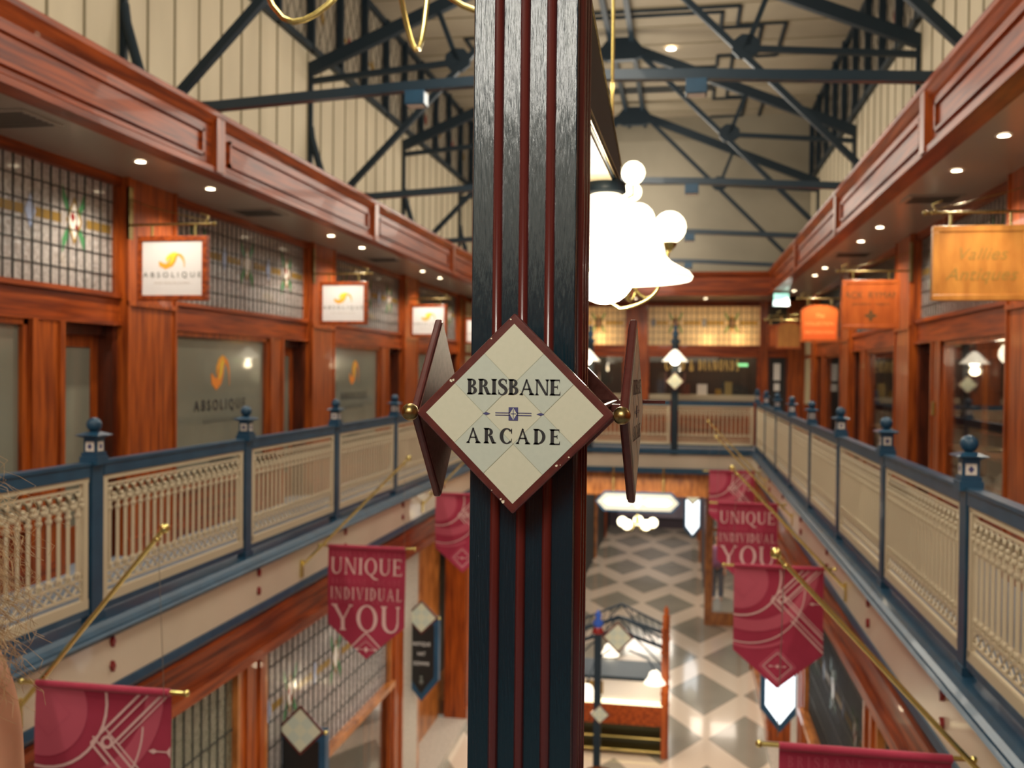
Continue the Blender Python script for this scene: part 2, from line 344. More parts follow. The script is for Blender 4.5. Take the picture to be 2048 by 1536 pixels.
# ------------------------------------------------------------------ the shell
YB, YE = -1.6, 22.0
struct(B(-3.7, 1.6, 3, 41, -4.5, -4.3).build('floor', floorm))
struct(B(X(-1, 3.95), X(1, 4.6), YB, YE+.3, 7.1, 7.3).build('ceiling', ceilm))
mb = MB()
for y in [2+i*.85 for i in range(24)]: mb.box(X(-1, 3.65), X(1, 3.65), y, y+.012, 7.085, 7.1)
struct(mb.build('trim_1', boardline))
def boards(s, nm):
    mb = MB(); sbox(mb, s, 3.65, 3.8, YB, YE, 3.4, 5.65)
    w = struct(mb.build(nm, board))
    mb = MB(); y = -1.3
    while y < YE: sbox(mb, s, 3.638, 3.65, y, y+.022, 3.66, 5.62); y += .4585
    sbox(mb, s, 3.640, 3.65, YB, YE, 3.98, 4.03)
    mb.build('board_joints', boardline, w)
    # clerestory glazing above the boards
    mb = MB(); sbox(mb, s, 3.68, 3.72, YB, YE, 5.65, 7.1); c = struct(mb.build('window_%d' % (1 if s < 0 else 2), mat('clerestory_glass_'+SD[s], (.34, .29, .22), .4)))
    mb = MB(); sbox(mb, s, 3.58, 3.66, YB, YE, 5.60, 5.68); sbox(mb, s, 3.6, 3.66, YB, YE, 7.02, 7.1)
    y = -.79+.0
    while y < YE: sbox(mb, s, 3.57, 3.66, y-.035, y+.035, 5.6, 7.1); y += 4.13/4
    mb.build('window_frame', navy, c)
    mb = MB(); y = 1.0                                  # fine diamond lattice of lead
    while y < YE:
        for d in (-1, 1):
            a = (X(s, 3.675), y, 5.68 if d > 0 else 7.05); b = (X(s, 3.675), y+1.37*.55, 7.05 if d > 0 else 5.68)
            mb.bar(a, b, .006, .006)
        y += .26
    mb.build('lattice', lead, c)
    mb = MB()
    for i in range(5, 22):
        yy = -.79+i*1.0325+.5
        mb.prism([(yy-.06, 6.2), (yy, 6.1), (yy+.06, 6.2), (yy, 6.3)], lambda u, v, d: (X(s, d), u, v), 3.66, 3.67, i % 2)
        sbox(mb, s, 3.66, 3.67, yy-.42, yy-.12, 6.17, 6.22, 0)
    mb.build('colour_panes', [amber, redg], c)
boards(-1, 'wall_left'); boards(1, 'wall_right')
g = struct(B(X(-1, 3.8), X(1, 3.8), 21.2, 21.4, 3.4, 7.1).build('wall_far', noisy(mat('gable_plaster', (.4, .35, .26), .8), (.24, .21, .155), (.30, .262, .195), (1, 1, 1), .8)))
wb = struct(B(X(-1, 4.6), X(1, 4.8), YB-.2, YB, -.5, 2.15).build('wall_back', wood_v))
struct(B(X(-1, 4.6), X(1, 4.8), YB-.2, YB, 2.15, 7.3).build('wall_back', mat('dim_rear_wall', (.07, .06, .045), .8)))
wq = struct(B(X(-1, 2.6), X(1, 2.6), YB+.0, YB+.03, 2.1, 2.95).build('window_0', emis('sheen_panel_glow', (1, .84, .58), .9)))  # unseen glowing panel added so the column reflects a bright sheen
mb = MB()
for i in range(45): mb.box(X(-1, 2.6)+i*.116, X(-1, 2.6)+i*.116+.012, YB+.03, YB+.04, 2.1, 2.95)
mb.build('lead_came', lead, wq)  # bars across the added glow panel
# stepped picture rail pattern on the ceiling
mb = MB()
def cstrip(p, q): mb.bar((p[0], p[1], 7.08), (q[0], q[1], 7.08), .05, .04)
for yo in (14.85, 18.9):
    for sg in (1, -1):
        P = [(XC, yo), (XC+sg*1.82, yo), (XC+sg*1.82, yo+.8), (XC+sg*2.56, yo+.8), (XC+sg*2.56, yo+2.4), (XC+sg*1.82, yo+2.4), (XC+sg*1.82, yo+3.1), (XC, yo+3.1)]
        Q = [(XC+(x-XC)*.86, yo+1.55+(y-yo-1.55)*.86) for x, y in P]
        for i in range(7): cstrip(P[i], P[i+1]); cstrip(Q[i], Q[i+1])
struct(mb.build('trim_2', navy))

# soffits, cornices
for s in (-1, 1):
    nm = SD[s]; mb = MB(); sbox(mb, s, 2.92, 3.66, YB, YE, 3.2, 3.62)
    struct(mb.build('trim_3', soffm))
    # cornice: profiled run in y, panels bay by bay
    prof = [(2.79, 3.215), (2.77, 3.20), (2.75, 3.20), (2.75, 3.245), (2.775, 3.26), (2.79, 3.27), (2.79, 3.58), (2.77, 3.60), (2.745, 3.64), (2.73, 3.66), (2.73, 3.70), (2.93, 3.70), (2.93, 3.20)]
    mb = MB().prism(prof, lambda u, v, d: (X(s, u), d, v), YB, 20.52+.0)
    cr = struct(mb.build('trim_4', wood_h))
    for k in range(-1, 4):
        y0 = 3.34+4.13*k; y1 = y0+4.13
        if y1 > 20.5: y1 = 20.5
        if y0 > -1:
            mb = MB(); sbox(mb, s, 2.735, 2.79, y0-.07, y0+.07, 3.21, 3.69); mb.build('joint_block', wood_v, cr)
        mb = MB(); a, b = y0+.22, y1-.22
        if b-a > .3:
            for (p, q, z0, z1) in ((a, b, 3.50, 3.525), (a, b, 3.31, 3.335), (a, a+.03, 3.31, 3.525), (b-.03, b, 3.31, 3.525)): sbox(mb, s, 2.765, 2.79, p, q, z0, z1)
            mb.build('panel_mould', wood_h, cr)
mb = MB().prism([(20.52, 3.215), (20.49, 3.2), (20.48, 3.2), (20.48, 3.25), (20.52, 3.27), (20.52, 3.58), (20.47, 3.64), (20.46, 3.7), (20.66, 3.7), (20.66, 3.2)], lambda u, v, d: (d, u, v), X(-1, 2.79), X(1, 2.79))
struct(mb.build('trim_5', wood_x))
struct(B(X(-1, 3.66), X(1, 3.66), 20.66, YE, 3.2, 3.62).build('trim_6', soffm))

# gallery slabs
GF = MB(); sbox(GF, -1, 2.46, 4.6, YB, YE+.3, -.48, 0); sbox(GF, 1, 2.46, 4.6, YB, YE+.3, -.48, 0); GF.box(X(-1, 2.46), X(1, 2.46), 20.3, YE+.3, -.48, 0)
GF.box(X(-1, 2.46), X(1, 2.46), YB, 1.72, -.48, 0)
struct(GF.build('floor', carpet))
struct(B(X(-1, 2.46), X(1, 2.46), 20.36, 41, -.56, -.485).build('ceiling', soffm))
fas = struct(MB().box(X(-1, 2.46), X(1, 2.46), 20.245, 20.30, -.385, -.09).build('trim_7', creamf))
mb = MB().box(X(-1, 2.46), X(1, 2.46), 20.18, 20.31, -.09, .025).box(X(-1, 2.46), X(1, 2.46), 20.2, 20.31, -.49, -.38).box(X(-1, 2.46), X(1, 2.46), 20.15, 20.2, -.06, 0)
mb.build('blue_moulding', blue, fas)
for s in (-1, 1):
    mb = MB(); sbox(mb, s, 2.45, 2.50, 1.72, 20.25, -.385, -.09); f = struct(mb.build('trim_8', creamf))
    prof = [(2.50, -.09), (2.44, -.085), (2.41, -.06), (2.42, -.02), (2.45, .0), (2.47, .025), (2.62, .025), (2.62, -.09)]
    MB().prism(prof, lambda u, v, d: (X(s, u), d, v), 1.72, 20.2).prism([(2.41, -.055), (2.39, -.04), (2.41, -.025)], lambda u, v, d: (X(s, u), d, v), 1.72, 20.2).build('blue_moulding', blue, f)
    MB().prism([(2.5, -.38), (2.44, -.39), (2.43, -.44), (2.46, -.49), (2.5, -.49)], lambda u, v, d: (X(s, u), d, v), 1.72, 20.2).build('blue_moulding', blue, f)
    for k in range(-1, 7):
        y = 5.49+2.1133*k
        if y < 2: continue
        for z in (-.115, -.27):
            MB().prism([(y-.018, z), (y, z-.035), (y+.018, z), (y, z+.035)], lambda u, v, d: (X(s, d), u, v), 2.425, 2.45).build('bolt_plate', redg, f)

# ------------------------------------------------------------------ stained panes
def leaded(nm, w, h, parent, P, mats, seed=0, came=.115, lit=False, dense=2):
    """leaded light in local u (0..w), v (0..h); P(u,v,d) gives the place"""
    rnd = random.Random(seed)
    pane = MB().prism([(0, 0), (w, 0), (w, h), (0, h)], P, .0, .012, 0)
    band = h*.58
    cnt = [0]
    def q(pts, mi): cnt[0] += 1; pane.poly(pts, P, -.002-.00022*(cnt[0] % 20), mi)
    def dia(cx, cz, rx, rz, mi): q([(cx-rx, cz), (cx, cz-rz), (cx+rx, cz), (cx, cz+rz)], mi)
    n = max(1, round(w/1.05)); seg = w/n
    for i in range(n):
        c = seg*(i+.5)
        q([(seg*i+.05, band-.035), (c-.16, band-.035), (c-.16, band+.035), (seg*i+.05, band+.035)], 1)
        q([(c+.16, band-.035), (seg*(i+1)-.05, band-.035), (seg*(i+1)-.05, band+.035), (c+.16, band+.035)], 1)
        for sx in (-1, 1):
            for sz in (-1, 1): q([(c+sx*.03, band+sz*.05), (c+sx*.15, band+sz*.27), (c+sx*.15, band+sz*.16), (c+sx*.07, band+sz*.03)], 2)
        dia(c, band, .10, .19, 1); dia(c, band, .075, .15, 5); dia(c-.02, band+.03, .03, .05, 3); dia(c+.03, band-.05, .025, .045, 3)
        dia(seg*i+.02 if i else .12, band, .06, .13, 4)
    o = pane.build('leaded_pane', mats, parent)
    cm = MB(); u = came
    j = 0
    while u < w-.02:
        t = .014 if j % dense == 0 else .008
        cm.prism([(u-t/2, 0), (u+t/2, 0), (u+t/2, h), (u-t/2, h)], P, -.008, 0); u += came; j += 1
    for v in (h*.16, h*.34, h*.50, h*.66, h*.84): cm.prism([(0, v-.005), (w, v-.005), (w, v+.005), (0, v+.005)], P, -.008, 0)
    cm.build('lead_came', lead, o)
    return o
M_ST = [milk, amber, greeng, redg, blueg, whiteg]; M_BK = [tl_cream, tl_amber, tl_green, tl_red, tl_blue, tl_cream]
tl_milk = translucent('reeded_milky_glass', (.52, .52, .55))
M_TL = [tl_milk, amber, greeng, redg, blueg, whiteg]
M_GN = [greeny, amber, greeng, redg, blueg, whiteg]

def logo(parent, P, sc, mats):
    """swoosh emblem drawn as a tapering ribbon"""
    mb = MB()
    def rib(pts, mi):
        e = []
        for i, (x, y, w) in enumerate(pts):
            a = pts[max(i-1, 0)]; b = pts[min(i+1, len(pts)-1)]; dx, dy = b[0]-a[0], b[1]-a[1]; l = math.hypot(dx, dy) or 1
            e.append(((x-dy/l*w/2, y+dx/l*w/2), (x+dy/l*w/2, y-dx/l*w/2)))
        for i in range(len(e)-1): mb.poly([tuple(c*sc for c in p) for p in (e[i][0], e[i+1][0], e[i+1][1], e[i][1])], P, -.002-mi*.001, mi)
    rib([(-.5, .05, .05), (-.42, -.12, .22), (-.25, -.22, .30), (-.08, -.12, .28), (.02, .08, .26), (.08, .3, .24), (.2, .42, .18), (.33, .36, .13), (.43, .18, .09), (.48, -.05, .05), (.48, -.28, .02)], 0)
    rib([(-.22, .02, .04), (-.18, .2, .14), (-.06, .38, .16), (.1, .47, .14), (.22, .46, .06)], 1)
    rib([(-.1, -.1, .03), (.0, .08, .10), (.05, .28, .10), (.14, .4, .06)], 2)
    return mb.build('emblem', mats, parent)
lg_o = mat('emblem_orange', (.72, .22, .02), .5); lg_y = mat('emblem_amber', (.75, .33, .03), .5); lg_g = mat('emblem_yellow', (.70, .60, .05), .5)
greytext = mat('grey_lettering', (.10, .10, .085), .5)

# ------------------------------------------------------------------ upper shopfronts
wn = 3; dn = 1; tn = 20
def up_bay(s, k):
    global wn, dn, tn
    y0 = 7.47+4.13*k; h = 3.65; side = SD[s]
    # pilaster
    mb = MB(); sbox(mb, s, h-.07, h+.1, y0, y0+.80, 0, 3.2); sbox(mb, s, h-.085, h-.07, y0, y0+.04, 0, 3.2); sbox(mb, s, h-.085, h-.07, y0+.76, y0+.80, 0, 3.2)
    sbox(mb, s, h-.09, h-.07, y0, y0+.8, 2.12, 2.16); sbox(mb, s, h-.1, h-.07, y0, y0+.8, 0, .14)
    struct(mb.build('trim_%d' % tn, wood_v)); tn += 1
    # transom rail, riser
    mb = MB(); sbox(mb, s, h, h+.12, y0+.8, y0+4.13, 1.97, 2.20); sbox(mb, s, h-.03, h, y0+.8, y0+4.13, 2.18, 2.22); sbox(mb, s, h-.03, h, y0+.8, y0+4.13, 1.945, 1.975)
    sbox(mb, s, h-.02, h+.1, y0+.8, y0+4.13, 3.12, 3.2)
    struct(mb.build('trim_%d' % tn, wood_h)); tn += 1
    mb = MB(); sbox(mb, s, h, h+.1, y0+.8, y0+3.4, 0, .42); sbox(mb, s, h-.03, h, y0+.8, y0+3.4, .40, .45); sbox(mb, s, h-.03, h, y0+.8, y0+3.4, 0, .12)
    for a in (y0+.9, y0+1.6, y0+2.3): sbox(mb, s, h-.012, h, a, a+.06, .12, .40)
    struct(mb.build('trim_%d' % tn, wood_h)); tn += 1
    # stained transom light
    w = struct(MB().bar((X(s, h+.02), y0+.83, 2.22), (X(s, h+.02), y0+.83, 3.12), .06, .05).bar((X(s, h+.02), y0+4.10, 2.22), (X(s, h+.02), y0+4.10, 3.12), .06, .05).build('window_%d' % wn, wood_v)); wn += 1
    leaded('p', 3.24, .90, w, (lambda u, v, d: (X(s, h+.03+d), y0+.85+u, 2.22+v)), M_ST, seed=k, came=.105)
    # shop window
    a, b = y0+.86, y0+2.96
    mb = MB()
    for p, q, z0, z1 in ((a, a+.05, .45, 1.95), (b-.05, b, .45, 1.95), (a, b, .45, .49), (a, b, 1.90, 1.95)): sbox(mb, s, h-.01, h+.07, p, q, z0, z1)
    w = struct(mb.build('window_%d' % wn, wood_v)); wn += 1
    mb = MB(); sbox(mb, s, h-.02, h+.1, b, y0+3.38, 0, 1.97); sbox(mb, s, h-.035, h-.02, b+.02, b+.08, 0, 1.95); sbox(mb, s, h-.035, h-.02, y0+3.30, y0+3.36, 0, 1.95)
    struct(mb.build('trim_%d' % tn, wood_v)); tn += 1
    mb = MB(); sbox(mb, s, h+.03, h+.042, a+.05, b-.05, .49, 1.90); mb.build('window_pane', frost if s < 0 else glass, w)
    if s < 0 and k >= -1:
        P = lambda u, v, d: (X(s, h+.028)-d*0+.0, a+1.02+u, 1.52+v)
        def P2(u, v, d): return (X(s, h+.029)+abs(d), a+1.02+u, 1.52+v)
        logo(w, P2, .40, [lg_o, lg_y, lg_g])
        M = frame_m((X(s, h+.028), a+1.03, 1.17), (0, 1, 0), (0, 0, 1)); M2 = frame_m((X(s, h+.028), a+1.03, 1.04), (0, 1, 0), (0, 0, 1))
        plain_text('ABSOLIQUE', .15, ink, w, M, spacing=1.55, xs=1.0, ext=.0015, off=.003); plain_text('HAIR HEALTH CLINIC', .062, greytext, w, M2, spacing=1.3)
        plain_text('APPOINTMENTS', .07, ink, w, frame_m((X(s, h+.028), a+1.03, .62), (0, 1, 0), (0, 0, 1)))
    # recessed door
    mb = MB()
    sbox(mb, s, h+.02, h+.30, y0+3.38, y0+3.44, 0, 1.97); sbox(mb, s, h+.02, h+.30, y0+4.07, y0+4.13, 0, 1.97); sbox(mb, s, h+.1, h+.30, y0+3.38, y0+4.13, 1.86, 2.0)
    d = struct(mb.build('door_%d' % dn, wood_dark)); dn += 1
    mb = MB()
    for p, q, z0, z1 in ((y0+3.44, y0+3.53, 0, 1.86), (y0+3.98, y0+4.07, 0, 1.86), (y0+3.53, y0+3.98, 1.76, 1.86), (y0+3.53, y0+3.98, 0, .3)): sbox(mb, s, h+.16, h+.20, p, q, z0, z1)
    mb.build('door_leaf', wood_v if s < 0 else wood_dark, d)
    mb = MB(); sbox(mb, s, h+.175, h+.185, y0+3.53, y0+3.98, .3, 1.76); mb.build('door_pane', frost if s < 0 else wood_dark, d)
    mb = MB().ball((X(s, h+.14), y0+3.5, .95), .025, 10); mb.build('door_handle', brass, d)
for k in (-1, 0, 1, 2):
    up_bay(-1, k); up_bay(1, k)
for s in (-1, 1):        # last short stretch beside the far corner, with cream panels
    y0 = 19.86; mb = MB(); sbox(mb, s, 3.58, 3.75, y0, y0+.5, 0, 3.2); sbox(mb, s, 3.66, 3.75, y0+.5, YE, 0, 3.2)
    w = struct(mb.build('trim_9', wood_v))
    mb = MB(); sbox(mb, s, 3.64, 3.66, y0+.62, y0+1.9, 2.0, 3.1); sbox(mb, s, 3.64, 3.66, y0+.62, y0+1.9, .95, 1.92)
    mb.build('cream_panel', mat('cream_panel_'+SD[s], (.62, .56, .36), .5), w)
    mb = MB(); sbox(mb, s, 3.65, 3.8, YB, 3.4, 0, 3.2); struct(mb.build('trim_10', wood_v))
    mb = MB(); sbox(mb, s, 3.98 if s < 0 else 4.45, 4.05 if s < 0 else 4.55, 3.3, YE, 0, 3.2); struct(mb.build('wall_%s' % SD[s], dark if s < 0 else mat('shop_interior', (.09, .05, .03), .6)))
struct(B(X(1, 3.75), X(1, 4.55), 3.3, YE, 3.0, 3.1).build('ceiling', soffm))

# ------------------------------------------------------------------ far wall of the gallery
def end_wall():
    global wn, dn
    Y = YE; mb = MB()
    for a, b in ((-.25, .25), (2.71, 2.88), (-2.88, -2.71), (3.30, 3.66), (-3.66, -3.30)): mb.box(XC+a, XC+b, Y-.06, Y+.15, 0, 3.2)
    struct(mb.build('trim_11', wood_v))
    mb = MB().box(X(-1, 3.66), X(1, 3.66), Y-.02, Y+.15, 1.95, 2.19).box(X(-1, 3.66), X(1, 3.66), Y-.02, Y+.15, 3.10, 3.2)
    mb.box(X(-1, 2.8), X(1, 2.8), Y-.02, Y+.15, 0, .9).box(X(-1, 2.8), X(1, 2.8), Y-.05, Y-.02, .86, .92)
    struct(mb.build('wall_far', wood_x))
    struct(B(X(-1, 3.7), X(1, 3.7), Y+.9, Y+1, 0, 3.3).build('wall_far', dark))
    for s in (-1, 1):
        a, b = (XC+.25, XC+2.71) if s > 0 else (XC-2.71, XC-.25)
        w = struct(MB().box(a, b, Y-.01, Y+.05, 2.18, 2.21).box(a, b, Y-.01, Y+.05, 3.08, 3.11).build('window_%d' % wn, wood_x)); wn += 1
        leaded('p', b-a, .87, w, (lambda u, v, d, a=a: (a+u, Y+.02+d, 2.21+v)), M_BK, came=.12)
        for lx, e in ((1.3, 12), (2.0, 20)) if s > 0 else ((1.9, 20), (.9, 14)):
            light('POINT', (a+lx, Y+.16, 2.36), e, (1, .78, .48), .06)
        light('AREA', ((a+b)/2, Y+.7, 2.6), 14, (1, .75, .48), 2.2, rot=(-PI/2, 0, 0), size_y=.8)
        w = struct(MB().box(a, b, Y-.01, Y+.05, .92, .97).box(a, a+.04, Y-.01, Y+.05, .97, 1.95).box(b-.06, b, Y-.01, Y+.05, .97, 1.95).build('window_%d' % wn, wood_x)); wn += 1
        B(a+.04, b-.06, Y+.01, Y+.02, .97, 1.95).build('window_pane', glass, w)
        B(a, b, Y+.03, Y+.5, .98, 1.10).build('display_ledge', cream, w)
        if s > 0:
            mbt = MB()
            for p in text_polys('GOLD & DIAMONDS', G_BOLD, a+1.20, 1.645, .24, width=1.62, hx=.42): mbt.poly(p, lambda u, v, d: (u, Y+.005, v), 0)
            mbt.build('lettering', gold, w)
        # door at the far corner
        x0, x1 = (XC+2.88, XC+3.30) if s > 0 else (XC-3.30, XC-2.88)
        d = struct(B(x0, x1, Y+.02, Y+.06, 0, 1.95).build('door_%d' % dn, dark)); dn += 1
        MB().box(x0, x0+.05, Y, Y+.07, 0, 1.95).box(x1-.05, x1, Y, Y+.07, 0, 1.95).build('door_frame', wood_dark, d)
        MB().box(x0+.13, x0+.27, Y+.0, Y+.02, 1.45, 1.82).box(x0+.14, x0+.26, Y+.0, Y+.02, 1.22, 1.38).build('notice', white, d)
end_wall()

# ------------------------------------------------------------------ lower arcade
def low_wall(s):
    global wn, tn
    h = 2.45; side = SD[s]
    mb = MB(); sbox(mb, s, h-.0, h+.4, 1.72, 20.3, -.80, -.485); sbox(mb, s, h-.05, h, 1.72, 20.3, -.83, -.74); sbox(mb, s, h-.02, h, 1.72, 20.3, -.56, -.50)
    struct(mb.build('trim_%d' % tn, wood_h)); tn += 1
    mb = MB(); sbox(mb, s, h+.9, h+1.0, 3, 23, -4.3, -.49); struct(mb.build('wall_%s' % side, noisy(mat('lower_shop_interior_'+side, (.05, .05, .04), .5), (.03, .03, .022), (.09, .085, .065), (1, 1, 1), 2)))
    for a, b in ((3.2, 3.7), (7.3, 7.77), (11.43, 11.96), (15.56, 16.03), (19.7, 20.3)):
        mb = MB(); sbox(mb, s, h, h+.35, a, b, -4.3, -.8)
        for q in (.08, (b-a)-.14): sbox(mb, s, h-.02, h, a+q, a+q+.06, -4.2, -.85)
        sbox(mb, s, h-.03, h, a, b, -4.3, -4.0)
        struct(mb.build('trim_%d' % tn, wood_v)); tn += 1
    for a, b, mats, sill in ((3.7, 7.3, M_GN, 0), (7.77, 11.43, M_ST, 1), (16.03, 19.7, M_ST, 1)):
        zb = -2.24 if sill else -4.0
        mb = MB(); sbox(mb, s, h, h+.12, a, b, zb-.08, zb+.0); sbox(mb, s, h-.06, h, a, b, zb-.05, zb+.02)
        sbox(mb, s, h, h+.06, a, a+.05, zb, -.8); sbox(mb, s, h, h+.06, b-.05, b, zb, -.8)
        w = struct(mb.build('window_%d' % wn, wood_lo)); wn += 1
        glow_ = s > 0 and 7 < a < 8
        if glow_: light('AREA', (X(s, h+.6), 9.9, -1.5), 22, (.78, .85, 1), .8, rot=(0, PI/2, 0))  # cool area light added behind the pane for its bluish glow
        leaded('p', b-a-.1, -.8-zb, w, (lambda u, v, d, a=a, zb=zb: (X(s, h+.05+d), a+.05+u, zb+v)), M_TL if glow_ else mats, came=.065 if glow_ else .13)
        if sill:
            mb = MB(); sbox(mb, s, h+.06, h+.07, a, b, -4.1, zb-.08); mb.build('window_pane', glass, w)
            mb = MB(); sbox(mb, s, h+.0, h+.9, a, b, -4.3, -4.05); mb.build('window_bed', wood_lo, w)
    # stone pier and honey-wood recess between the pairs of shops
    mb = MB(); sbox(mb, s, h+.0, h+.5, 11.96, 12.62, -4.3, -.8); struct(mb.build('trim_%d' % tn, stone)); tn += 1
    mb = MB(); sbox(mb, s, h+.45, h+.55, 12.62, 15.56, -4.3, -.8); sbox(mb, s, h, h+.5, 12.62, 12.72, -4.3, -.8); sbox(mb, s, h+.4, h+.45, 14.0, 14.1, -4.3, -.8)
    struct(mb.build('trim_%d' % tn, wood_lo)); tn += 1
    mb = MB(); sbox(mb, s, h-.05, h+.5, 12.62, 15.56, -4.3, -4.17); struct(mb.build('trim_%d' % tn, stone)); tn += 1
low_wall(-1); low_wall(1)
# beam under the far gallery and the narrower passage beyond
struct(B(X(-1, 2.46), X(1, 2.46), 20.32, 20.6, -.98, -.49).build('trim_12', wood_lo))
struct(B(X(-1, 2.6), X(1, 2.6), 20.31, 20.34, -.56, -.50).build('trim_13', wood_lo))
for s in (-1, 1):
    for a, b, m in ((23.0, 23.35, wood_lo), (26.5, 26.9, wood_v), (30.5, 30.9, wood_lo), (34.5, 34.9, wood_v)):
        if s > 0 and a > 25 and a < 27: continue
        mb = MB(); sbox(mb, s, 1.60, 1.78, a, b, -4.3, -.56); struct(mb.build('trim_%d' % tn, m)); tn += 1
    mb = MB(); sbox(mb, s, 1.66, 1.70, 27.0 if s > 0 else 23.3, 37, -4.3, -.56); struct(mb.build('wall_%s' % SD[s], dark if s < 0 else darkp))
    # shop corner facing the atrium
    mb = MB()
    for a, b, z0, z1 in ((1.78, 2.46, -4.3, -4.0), (1.78, 2.46, -1.1, -.56), (2.36, 2.46, -4.3, -.56), (1.78, 2.46, -2.1, -2.02)): mb.box(*sorted((X(s, a), X(s, b))), 23.0, 23.08, z0, z1)
    w = struct(mb.build('window_%d' % wn, wood_lo)); wn += 1
    B(*sorted((X(s, 1.78), X(s, 2.36))), 23.03, 23.04, -4.0, -1.1).build('window_pane', glass, w)
    mb = MB(); sbox(mb, s, 3.2, 3.3, 23, 29, -4.3, -.5); struct(mb.build('wall_%s' % SD[s], mat('boutique_wall_'+SD[s], (.55, .48, .4), .6)))
light('AREA', (.9, 25.5, -1.0), 25, (1, .85, .7), 1.2)
struct(B(-3.2, 1.2, 37, 37.2, -4.3, -.5).build('wall_far', darkp))
struct(B(-2.4, .4, 36.9, 37, -3.9, -2.2).build('window_90', mat('distant_shopfront', (.20, .16, .22), .15)))

# ------------------------------------------------------------------ balustrades
def make_post():
    t = thing('railing_post', 'x', 'post')
    MB().bx((0, 0, .5), (.055, .115, 1.0)).bx((0, 0, .025), (.075, .14, .05)).build('shaft', blue, t)
    MB().bx((0, 0, 1.0), (.12, .12, .05)).bx((0, 0, 1.035), (.105, .105, .03)).bx((0, 0, 1.09), (.085, .085, .10)).build('lantern_block', blue, t)
    mb = MB()
    for q in range(4):
        a = q*PI/2; c, s_ = math.cos(a), math.sin(a)
        fn = lambda u, v, d: (c*d-s_*u, s_*d+c*u, v)
        mb.prism([(-.028, 1.058), (.028, 1.058), (.028, 1.118), (-.028, 1.118)], fn, .0425, .045, 0)
        mb.prism([(-.016, 1.088), (0, 1.068), (.016, 1.088), (0, 1.108)], fn, .045, .0465, 1)
    mb.build('tile', [whiteg, inkb], t)
    MB().add([(a*.045, b*.045, 1.14) for a, b in ((-1, -1), (1, -1), (1, 1), (-1, 1))]+[(a*.082, b*.082, 1.158) for a, b in ((-1, -1), (1, -1), (1, 1), (-1, 1))]+[(a*.03, b*.03, 1.178) for a, b in ((-1, -1), (1, -1), (1, 1), (-1, 1))],
        [(0, 3, 2, 1), (0, 1, 5, 4), (1, 2, 6, 5), (2, 3, 7, 6), (3, 0, 4, 7), (4, 5, 9, 8), (5, 6, 10, 9), (6, 7, 11, 10), (7, 4, 8, 11), (8, 9, 10, 11)]).build('cap', blue, t)
    MB().lathe([(.03, 1.17), (.018, 1.178), (.02, 1.19)], n=12).ball((0, 0, 1.220), .046, 20).build('ball_finial', blue, t)
    return t
def make_panel(L, nb):
    t = thing('balustrade_panel', 'x', 'railing'); h = L/2
    MB().bx((0, 0, .945), (L, .05, .085)).bx((0, 0, .985), (L, .07, .02)).build('handrail', blue, t)
    MB().bx((0, 0, .075), (L, .04, .04)).build('bottom_rail', blue, t)
    mb = MB().bx((0, 0, .885), (L, .03, .028)).bx((0, 0, .125), (L, .03, .06))
    for s in (-1, 1): mb.bx((s*(h-.03), 0, .5), (.045, .03, .77))
    mb.bx((0, 0, .835), (L-.08, .012, .014)).bx((0, 0, .285), (L-.08, .014, .016)).bx((0, 0, .195), (L-.08, .014, .016))
    mb.build('frame', cream, t)
    sp = (L-.10)/nb; sc = MB(); lt = MB()
    for i in range(nb):
        x = -h+.05+sp*(i+.5)
        for s in (-1, 1):
            P = [(x+s*(sp/2-sp/2*math.cos(a)), 0, .735+.085*math.sin(a)) for a in [PI*j/7 for j in range(8)]]
            sc.tube(P, .0085, 6, caps=False)
        sc.tube([(x-.012, 0, .735), (x, 0, .80), (x+.012, 0, .735)], .007, 5).ball((x, 0, .80), .018, 8).ball((x+sp/2, 0, .765), .017, 8).ball((x+sp/2, 0, .735), .02, 8)
        sc.tube([(x, 0, .80), (x+sp/2, 0, .835), (x+sp, 0, .80)], .005, 4, caps=False)
        for s in (-1, 1): lt.bar((x-s*sp/2, 0, .205), (x+s*sp/2, 0, .28), .008, .009)
        lt.tube([(x, 0, .29), (x, 0, .335)], .010, 5); lt.tube([(x-sp/2, 0, .33), (x-sp*.3, 0, .30), (x, 0, .32)], .005, 4, caps=False); lt.tube([(x+sp/2, 0, .33), (x+sp*.3, 0, .30), (x, 0, .32)], .005, 4, caps=False)
    sc.build('scroll_band', cream, t); lt.build('lattice_band', cream, t)
    b0 = MB().tube([(0, 0, .29), (0, 0, .73)], .0115, 7).lathe([(.009, .66), (.019, .675), (.019, .69), (.010, .70), (.016, .715), (.009, .73)], n=8).lathe([(.009, .30), (.017, .315), (.017, .33), (.009, .345)], n=8).build('baluster', cream, t)
    for i in range(nb):
        b = b0 if i == 0 else b0.copy()
        if i: C.objects.link(b); b.parent = t
        b.location = (-h+.05+sp*(i+.5), 0, 0)
    return t
post0 = make_post(); pan0 = make_panel(1.97, 21); used = [False, False, False]
def put(proto, idx, loc, rz, label, group):
    o = proto if not used[idx] else copytree(proto); used[idx] = True
    o.location = loc; o.rotation_euler = (0, 0, rz); o['label'] = label; o['group'] = group; return o
